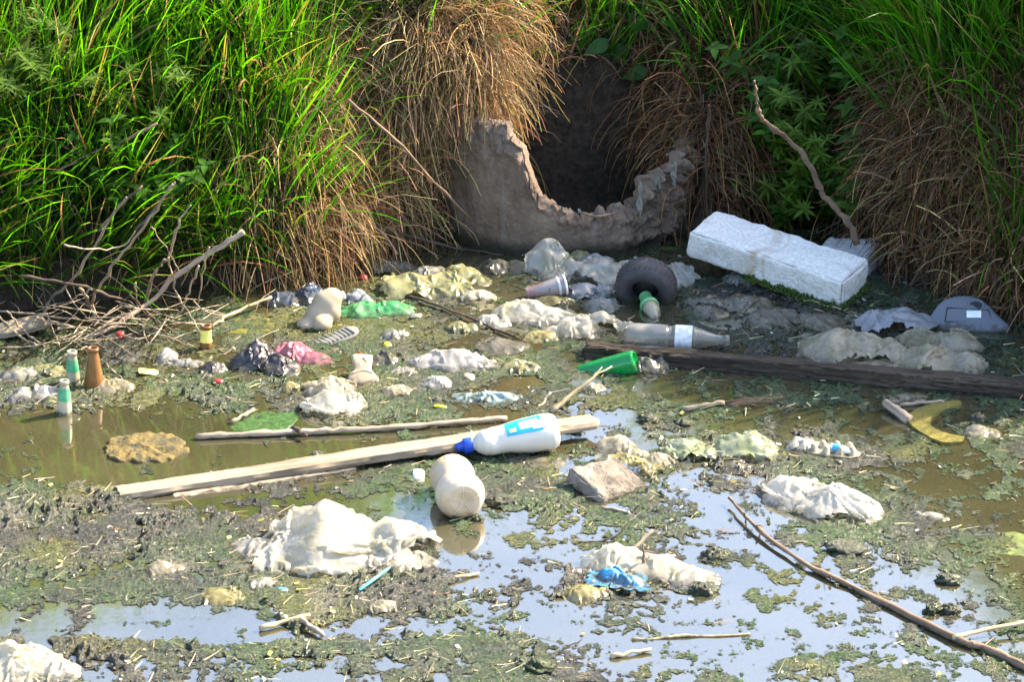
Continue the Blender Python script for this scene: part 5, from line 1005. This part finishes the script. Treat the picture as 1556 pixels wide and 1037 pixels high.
S_('reed_stalk', 'pale hollow reed stalk in the water below the beam', 'reed', [(1036, 622, .006), (1100, 613, .008)], .0065, .006, 'plank', seed=76)
for k in range(5): S_('reed_stalk', ['thin dark reed', 'thin bent reed', 'thin straight reed', 'thin low reed', 'thin frayed reed'][k] + ' in the bundle right of the pale stalk', 'reed', [(1095 + 3 * k, 611 + 1.5 * k, .008), (1150 + 4 * k, 604 + 2 * k, .010), (1205 - 6 * k, 600 + 4 * k, .004)], .0016, .001, 'bark_dark', 'reeds in the bundle below the beam', seed=77 + k)
S_('twig', 'short brown twig upright in front of the pale yellow bag', 'twig', [(977, 873, .0), (977, 835, .05), (978, 828, .056)], .003, .0024, 'stem', seed=90); S_('twig', 'pale flat twig leaning behind the pale yellow bag', 'twig', [(950, 848, .0), (992, 806, .04)], .005, .003, 'plank', seed=91)
S_('twig', 'thin dark twig curving over the mid foreground water', 'twig', [(880, 826, .002), (935, 816, .006), (966, 775, .04), (972, 770, .046)], .0025, .0014, 'bark_dark', seed=92)
S_('twig', 'pale straight twig floating left of the blue wrapper', 'twig', [(630, 893, .004), (728, 872, .004)], .0045, .003, 'reed', seed=93); S_('twig', 'long flat olive reed floating in the lower foreground', 'twig', [(960, 972, .002), (1140, 964, .002)], .004, .0015, 'reed', seed=94)
S_('twig', 'pale broken stick in the bottom centre foreground', 'twig', [(928, 1000, .002), (990, 988, .006)], .005, .003, 'reed', seed=95); S_('twig', 'brown stub lying in the foreground mud at left', 'twig', [(458, 942, .014), (490, 966, .008)], .006, .005, 'bark', seed=96); S_('twig', 'tan stick lying on the foreground mud', 'twig', [(395, 956, .006), (470, 936, .010)], .005, .004, 'reed', seed=97)
S_('twig', 'thin twig with a fork low in the foreground water', 'twig', [(850, 993, .002), (885, 972, .02)], .0015, .001, 'bark_dark', seed=98); S_('twig', 'red tan straw behind the pale yellow bag', 'twig', [(985, 846, .006), (1026, 846, .006)], .003, .003, 'pink_stain', seed=99)
S_('twig', 'tan stick at the water edge under the white block', 'twig', [(1195, 448, .006), (1278, 470, .004)], .0028, .002, 'reed', seed=100); S_('twig', 'tan stem rising left from the slime to the blue bag', 'twig', [(322, 498, .004), (350, 478, .016), (412, 452, .02)], .0045, .0035, 'reed', seed=101)
S_('twig', 'thin dark twig leaning on the white block', 'twig', [(1160, 422, .03), (1182, 378, .10)], .0014, .001, 'bark_dark', seed=102)
S_('twig', 'pale chip lying in the green slime at left', 'twig', [(352, 642, .004), (386, 622, .008)], .005, .004, 'plank', seed=103); S_('twig', 'white chip floating above the pale yellow bag', 'twig', [(915, 772, .004), (955, 780, .004)], .006, .004, 'plank', seed=104)
# coloured scraps
def scrap(label, px_, py_, w, d, m, rot=0, tilt=12, z=.006):
    c = at(px_, py_, z); o = link('litter_scrap', plate('litter_scrap', [(-w, -d), (w * .8, -d * .9), (w, d * .5), (.2 * w, d), (-w * .9, d * .8)], .002, .003, .1, 3, .002), M[m], None, c, (R(tilt), R(random.uniform(-10, 10)), R(rot))); tag(o, label, 'scrap')
for a in [('small red scrap caught in the left sticks', 183, 509, .009, .009, 'red_bit', 20, 60, .015), ('tiny red scrap floating near the back bank', 552, 421, .010, .008, 'red_bit', 0, 30), ('thin red strip behind the cream tray', 552, 541, .004, .020, 'red_bit', 35, 10), ('small yellow strip in the slime below the blue packet', 669, 618, .014, .005, 'yellow_bit', 0, 8),
          ('yellow scrap lying above the twin bulb bottle slime', 590, 526, .008, .012, 'yellow_bit', 20, 40), ('blue and white scrap left of the twin bulb bottle', 636, 722, .012, .014, 'label_white', 0, 40), ('blue strip of plastic lying in the foreground mud', 570, 880, .003, .05, 'blue_bit', -35, 6, .022), ('small blue scrap in the left foreground mud', 428, 898, .012, .009, 'blue_bit', 0, 20),
          ('pale yellow paper scrap left of the black bag', 225, 565, .022, .012, 'label_yellow', 10, 8), ('red pebble like scrap left of the black bag', 332, 579, .010, .008, 'red_bit', 0, 20), ('pale triangular scrap right of the white blue lump', 713, 575, .012, .014, 'cream_plastic', 0, 30), ('grey rectangular chip below the green packet', 632, 480, .014, .010, 'sole', 0, 10)]: scrap(*a)

# ------------------------------------------------------------------ mud lumps and stones
def lump(label, px_, py_, w, h, seed, m='scum', col=(.3, .05, .25), group=None, cat='mud lump', d=None, name='mud_lump'):
    c = at(px_, py_, 0); s = (c - cam.location).length / F; w_ = w * s / 2; me = lump_mesh(name, w_, (d or .8 * w) * s / 2, h * s * .75, seed, .5, 2.8); 
    if m == 'scum': vcol(me, np.tile(np.array([col]), (len(me.vertices), 1)))
    tag(link(name, me, M[m], None, (c.x, c.y, 0), (0, 0, random.uniform(-.5, .5))), label, cat, group)
for k, a in enumerate([
 ('pair of round grey green lumps right of the long branch, left one', 1418, 930, 34, 16), ('pair of round grey green lumps right of the long branch, right one', 1444, 930, 32, 17), ('long dark green mud hump above the long branch', 1285, 836, 66, 14), ('pale green domed lump on the right water', 1442, 884, 40, 16), ('grey figure shaped lump below the timber beam', 1486, 640, 24, 16),
 ('dark grey lump by the mid right reeds', 985, 640, 34, 12), ('dark pebble like lump right of the dark grey lump', 1038, 645, 30, 10), ('grey lump at the right of the pale yellow bag', 1070, 900, 44, 18), ('dark grey stone in the open foreground water', 1088, 846, 46, 16), ('mud stone beside the cap of the white bottle base', 820, 678, 46, 14), ('dark lump on the plank edge', 482, 693, 24, 9), ('small dark stone at the foot of the twin bulb bottle', 727, 790, 20, 8),
 ('dark mud lump right of the twin bulb bottle', 765, 765, 52, 14), ('brown dome lump low in the foreground', 655, 1002, 36, 12), ('dark double lump in the bottom foreground water', 815, 1015, 62, 16), ('grey lump left of the lower torn bag', 155, 655, 0, 0)][:15]):
    lump(*a, seed=200 + k, col=(random.uniform(.5, 1), random.uniform(0, .25), random.uniform(0, .5)))
gl = [('rounded mud lump in the left foreground scum', 'mud lumps of the left foreground', (20, 430, 745, 1030), 40), ('small mud lump in the centre foreground scum', 'mud lumps of the centre foreground', (430, 1000, 860, 1035), 30), ('small lump in the slime between the bottles and bags', 'lumps in the middle slime', (180, 900, 520, 640), 34), ('small lump on the scum pads of the right water', 'lumps of the right water', (1000, 1550, 640, 1000), 22)]
for lab, grp, (x0, x1, y0, y1), n in gl:
    k = 0
    while k < n:
        x, y = random.uniform(x0, x1), random.uniform(y0, y1); w_ = at(x, y)
        i = min(int(np.searchsorted(sx, w_.x)), len(sx) - 1); j = min(int(np.searchsorted(sy, w_.y)), len(sy) - 1)
        if cov[i, j] < .05: 
            if random.random() < .97: continue
        k += 1; w = random.uniform(9, 22) * (1.25 if y > 740 else 1)
        lump(lab, x, y, w, w * random.uniform(.14, .30), 300 + k * 7 + n, col=(random.uniform(0, .9), random.uniform(0, .3) ** 2, random.uniform(0, .6)), group=grp)
# crumbs, chips and straws too small to pick apart
r1 = np.random.default_rng(77)
def on_scum(n, thr):
    i = r1.integers(0, len(sx), n * 12); j = r1.integers(0, len(sy), n * 12); k = (cov[i, j] > thr) & (inland(sx[i], sy[j]) < .02) & (r1.random(n * 12) < .3 + lump_w[i, j]); i, j = i[k][:n], j[k][:n]
    return np.stack([sx[i] + r1.uniform(-.002, .002, len(i)), sy[j], np.maximum(h[i, j], 0)], 1)

P = on_scum(5000, -.03); n = len(P); sc_ = r1.uniform(.0010, .0036, n) * np.where(r1.random(n) < .06, 1.9, 1)
dd = np.array([[0, 0, 1], [1, 0, 0], [0, 1, 0], [-1, 0, 0], [0, -1, 0], [0, 0, -1]], float)
V = (P[:, None] + dd[None] * sc_[:, None, None] * r1.uniform(.45, 1.5, (n, 6, 1)) * np.array([1.3, 1.3, .8])).reshape(-1, 3)
me = make_mesh('mud_crumbs', V, [(np.arange(n)[:, None, None] * 6 + oc[None]).reshape(-1, 3)], False); vcol(me, np.repeat(np.stack([r1.random(n), r1.random(n) ** 4, r1.random(n) ** 1.6], 1), 6, 0))
tag(link('mud_crumbs', me, M['scum']), 'crumbs of mud and shell strewn over the scum', 'crumbs', kind='stuff')
P = on_scum(2600, -.06); n = len(P); ang = r1.normal(0, 1.0, n); D = np.stack([np.cos(ang), np.sin(ang), r1.normal(.05, .18, n)], 1)
L = r1.uniform(.008, .045, n); P[:, 2] += .002
cS = jitcol(r1, n, (.36, .29, .18), .4, .1)
tag(strands('straw_litter', P, D, L, r1.uniform(.0010, .0028, n), 3, np.zeros(n), cS, cS, M['straw'], curl=.08, shape='straw', seed=9, collide=False), 'short straws and grass bits lying on the scum', 'straw bits', kind='stuff')
P = on_scum(650, -.12); n = len(P); P[:, 2] += .0015; a = r1.uniform(0, 6.28, n); w_ = r1.uniform(.0012, .0042, n); l_ = w_ * r1.uniform(1, 2.2, n); tl = r1.normal(0, .35, (n, 2))
cx, cy_ = np.cos(a), np.sin(a); q4 = np.array([[-1, -1], [1, -.8], [.9, 1], [-.7, .8]]); V = np.zeros((n, 8, 3))
for i, (u, v) in enumerate(q4):
    X = u * l_ * cx - v * w_ * cy_; Y = u * l_ * cy_ + v * w_ * cx; Z = u * l_ * tl[:, 0] + v * w_ * tl[:, 1]; V[:, i] = P + np.stack([X, Y, Z], 1); V[:, i + 4] = V[:, i] - np.array([0, 0, .0008])
bf = np.array([[0, 1, 2, 3], [7, 6, 5, 4], [0, 4, 5, 1], [1, 5, 6, 2], [2, 6, 7, 3], [3, 7, 4, 0]]); me = make_mesh('litter_chips', V.reshape(-1, 3), [(np.arange(n)[:, None, None] * 8 + bf[None]).reshape(-1, 4)], False)
pal = np.array([[.55, .50, .40], [.62, .60, .55], [.38, .30, .18], [.30, .27, .20], [.50, .42, .12], [.20, .12, .06]]); vcol(me, np.repeat(pal[r1.integers(0, 6, n)] * r1.uniform(.6, 1.1, (n, 1)), 8, 0))
tag(link('litter_chips', me, M['straw']), 'small pale chips of litter scattered on the scum', 'litter', kind='stuff')

# ------------------------------------------------------------------ leafy plants on the bank
def on_bank(px_, py_):
    d = ray(px_, py_); t = np.linspace(6.4, 10.6, 700); x, y, z = d.x * t, d.y * t, CAMZ + d.z * t; hit = terrain(x, y) > z
    i = int(np.argmax(hit)) if hit.any() else 450
    return Vector((x[i], y[i], z[i]))
def leaf_pts(L, w, n=6, fold=.25, droop=.3, wav=0.0, seed=0):
    """one leaf along +x: two strips folded on the midrib"""
    t = np.linspace(0, 1, n); ww = w * np.sin(np.pi * np.clip(t, 0, 1) ** .75) * (1 - .25 * t) + .0004; x = L * t * (1 - .12 * droop * t); z = -droop * L * t ** 2
    wv_ = wav * w * np.sin(t * 17 + seed)
    return np.stack([np.stack([x, -ww, z + fold * ww + wv_], 1), np.stack([x, 0 * x, z], 1), np.stack([x, ww, z + fold * ww - wv_], 1)], 1).reshape(-1, 3), np.vstack([[[3 * i, 3 * i + 1, 3 * i + 4, 3 * i + 3], [3 * i + 1, 3 * i + 2, 3 * i + 5, 3 * i + 4]] for i in range(n - 1)])
def rotm(yaw, pitch, roll=0):
    return np.array(Matrix.Rotation(yaw, 3, 'Z') @ Matrix.Rotation(-pitch, 3, 'Y') @ Matrix.Rotation(roll, 3, 'X'))
def plant_kind(seed, kind):
    """stem and foliage meshes of one small plant"""
    rg = np.random.default_rng(seed); VV, FF, CC_, SS, b = [], [], [], [], 0; base = np.array([.050, .092, .008] if kind == 'whorl' else [.024, .066, .007])
    for sidx in range(int(rg.integers(2, 5))):
        H_ = rg.uniform(.09, .20); lean = rg.normal(0, .35, 2); top = np.array([lean[0] * H_, lean[1] * H_ - .03, H_]); mid = top * .5 + rg.normal(0, .008, 3)
        SS.append(tube('t', [(0, 0, -.02), tuple(mid), tuple(top)], .0016, .0009, 4, n=8, seed=seed)); C = catmull([(0, 0, 0), mid, top], 20); nodes = int(rg.integers(5, 9))
        for q in range(nodes):
            p = C[int(5 + 14 * q / (nodes - 1))]; m_ = 7 if kind == 'whorl' else 4; off = rg.uniform(0, 6.28)
            for j in range(m_):
                L = rg.uniform(.022, .040) if kind == 'whorl' else rg.uniform(.020, .038); w = L * (.10 if kind == 'whorl' else .30); v, f = leaf_pts(L, w, 5, .25, rg.uniform(.1, .5))
                v = v @ rotm(off + j * 6.283 / m_ + rg.normal(0, .2), rg.uniform(.05, .6)).T + p; VV.append(v); FF.append(f + b); b += len(v); CC_.append(np.tile(base * np.exp(rg.normal(0, .28)) * (1 + .5 * q / nodes), (len(v), 1)))
    fo = make_mesh('foliage', np.vstack(VV), [np.vstack(FF)]); vcol(fo, np.vstack(CC_)); st_ = join('stem', SS, None); vcol(st_, np.tile([[.05, .07, .02]], (len(st_.vertices), 1))); return st_, fo
kinds = [plant_kind(500 + k, 'whorl' if k % 2 else 'oval') for k in range(8)]
def put_plant(k, px_, py_, label, group, sc=1.0, fwd=.03):
    p = on_bank(px_, py_); n = tnormal(np.array([p.x]), np.array([p.y]))[0]; t = thing('leafy_plant', label, 'plant', (p.x + n[0] * .01, p.y - fwd * .3, p.z), (R(random.uniform(5, 35)), R(random.uniform(-15, 15)), 0), group); t.scale = (sc, sc, sc)
    st_, fo = kinds[k % 8]; link('stem', st_, M['leaf'], t, None, (0, 0, random.uniform(-.8, .8))); f = link('foliage', fo, M['leaf'], t); f['kind'] = 'stuff'; f.rotation_euler = t.children[0].rotation_euler if len(t.children) else (0, 0, 0)
random.seed(31)
for k in range(34):
    put_plant(k, random.uniform(1165, 1335), random.uniform(205, 345), 'low leafy green weed in the patch behind the white block', 'weeds behind the white block', random.uniform(.8, 1.25), .08)
for k in range(10): put_plant(2 * k + 1, random.uniform(0, 115), random.uniform(10, 190), 'tall whorled weed in the sunlit grass at upper left', 'weeds at upper left', random.uniform(.8, 1.2), .10)
for k in range(8): put_plant(2 * k + 1, random.uniform(130, 290), random.uniform(80, 240), 'whorled weed among the shaded grass of the left bank', 'weeds of the left bank', random.uniform(.8, 1.1), .12)
for k in range(10): put_plant(2 * k, random.uniform(160, 270), random.uniform(260, 345), 'broad leaved weed low in the shade of the left bank', 'broad weeds of the left bank', random.uniform(.8, 1.2), .12)
for k in range(5): put_plant(k, random.uniform(1180, 1290), random.uniform(100, 200), 'weed standing above the weed patch of the right bank', 'upper weeds of the right bank', random.uniform(1.0, 1.3), .08)
# dock plant with large single leaves above the hollow
def dock(label, px_, py_, leaves):
    p = on_bank(px_, py_); t = thing('dock_plant', label, 'plant', p)
    for k, (tx, ty_, L, w, yaw, roll) in enumerate(leaves):
        tip = at_y(tx, ty_, p.y - .10 - .02 * k); st0 = p + (tip - p) * .25 + Vector((0, 0, .02)); v, f = leaf_pts(L, w, 12, .15, .35, .22, k); me = make_mesh('leaf', v, [f]); vcol(me, np.tile(np.array([[.035, .105, .022]]) * (1 + .3 * math.sin(k * 2.1)), (len(v), 1)))
        lf = link('leaf', me, M['leaf'], t, tip - p, (R(roll), R(14), R(yaw)))
        link('leaf_stalk', tube('leaf_stalk', [(0, 0, -.01), tuple((tip - p) * .5 + Vector((0, 0, .03))), tuple(tip - p)], .0025, .0016, 5, seed=k), M['stem'], t)
dock('dock weed with large crinkled leaves above the dark hollow', 965, 30, [(905, 42, .085, .020, 200, -35), (925, 62, .080, .022, 215, -50), (955, 75, .085, .024, 165, -55), (985, 105, .075, .022, 190, -60), (965, 35, .11, .024, 80, -60), (1000, 30, .085, .022, -20, -50), (1010, 70, .07, .02, -30, -60)])
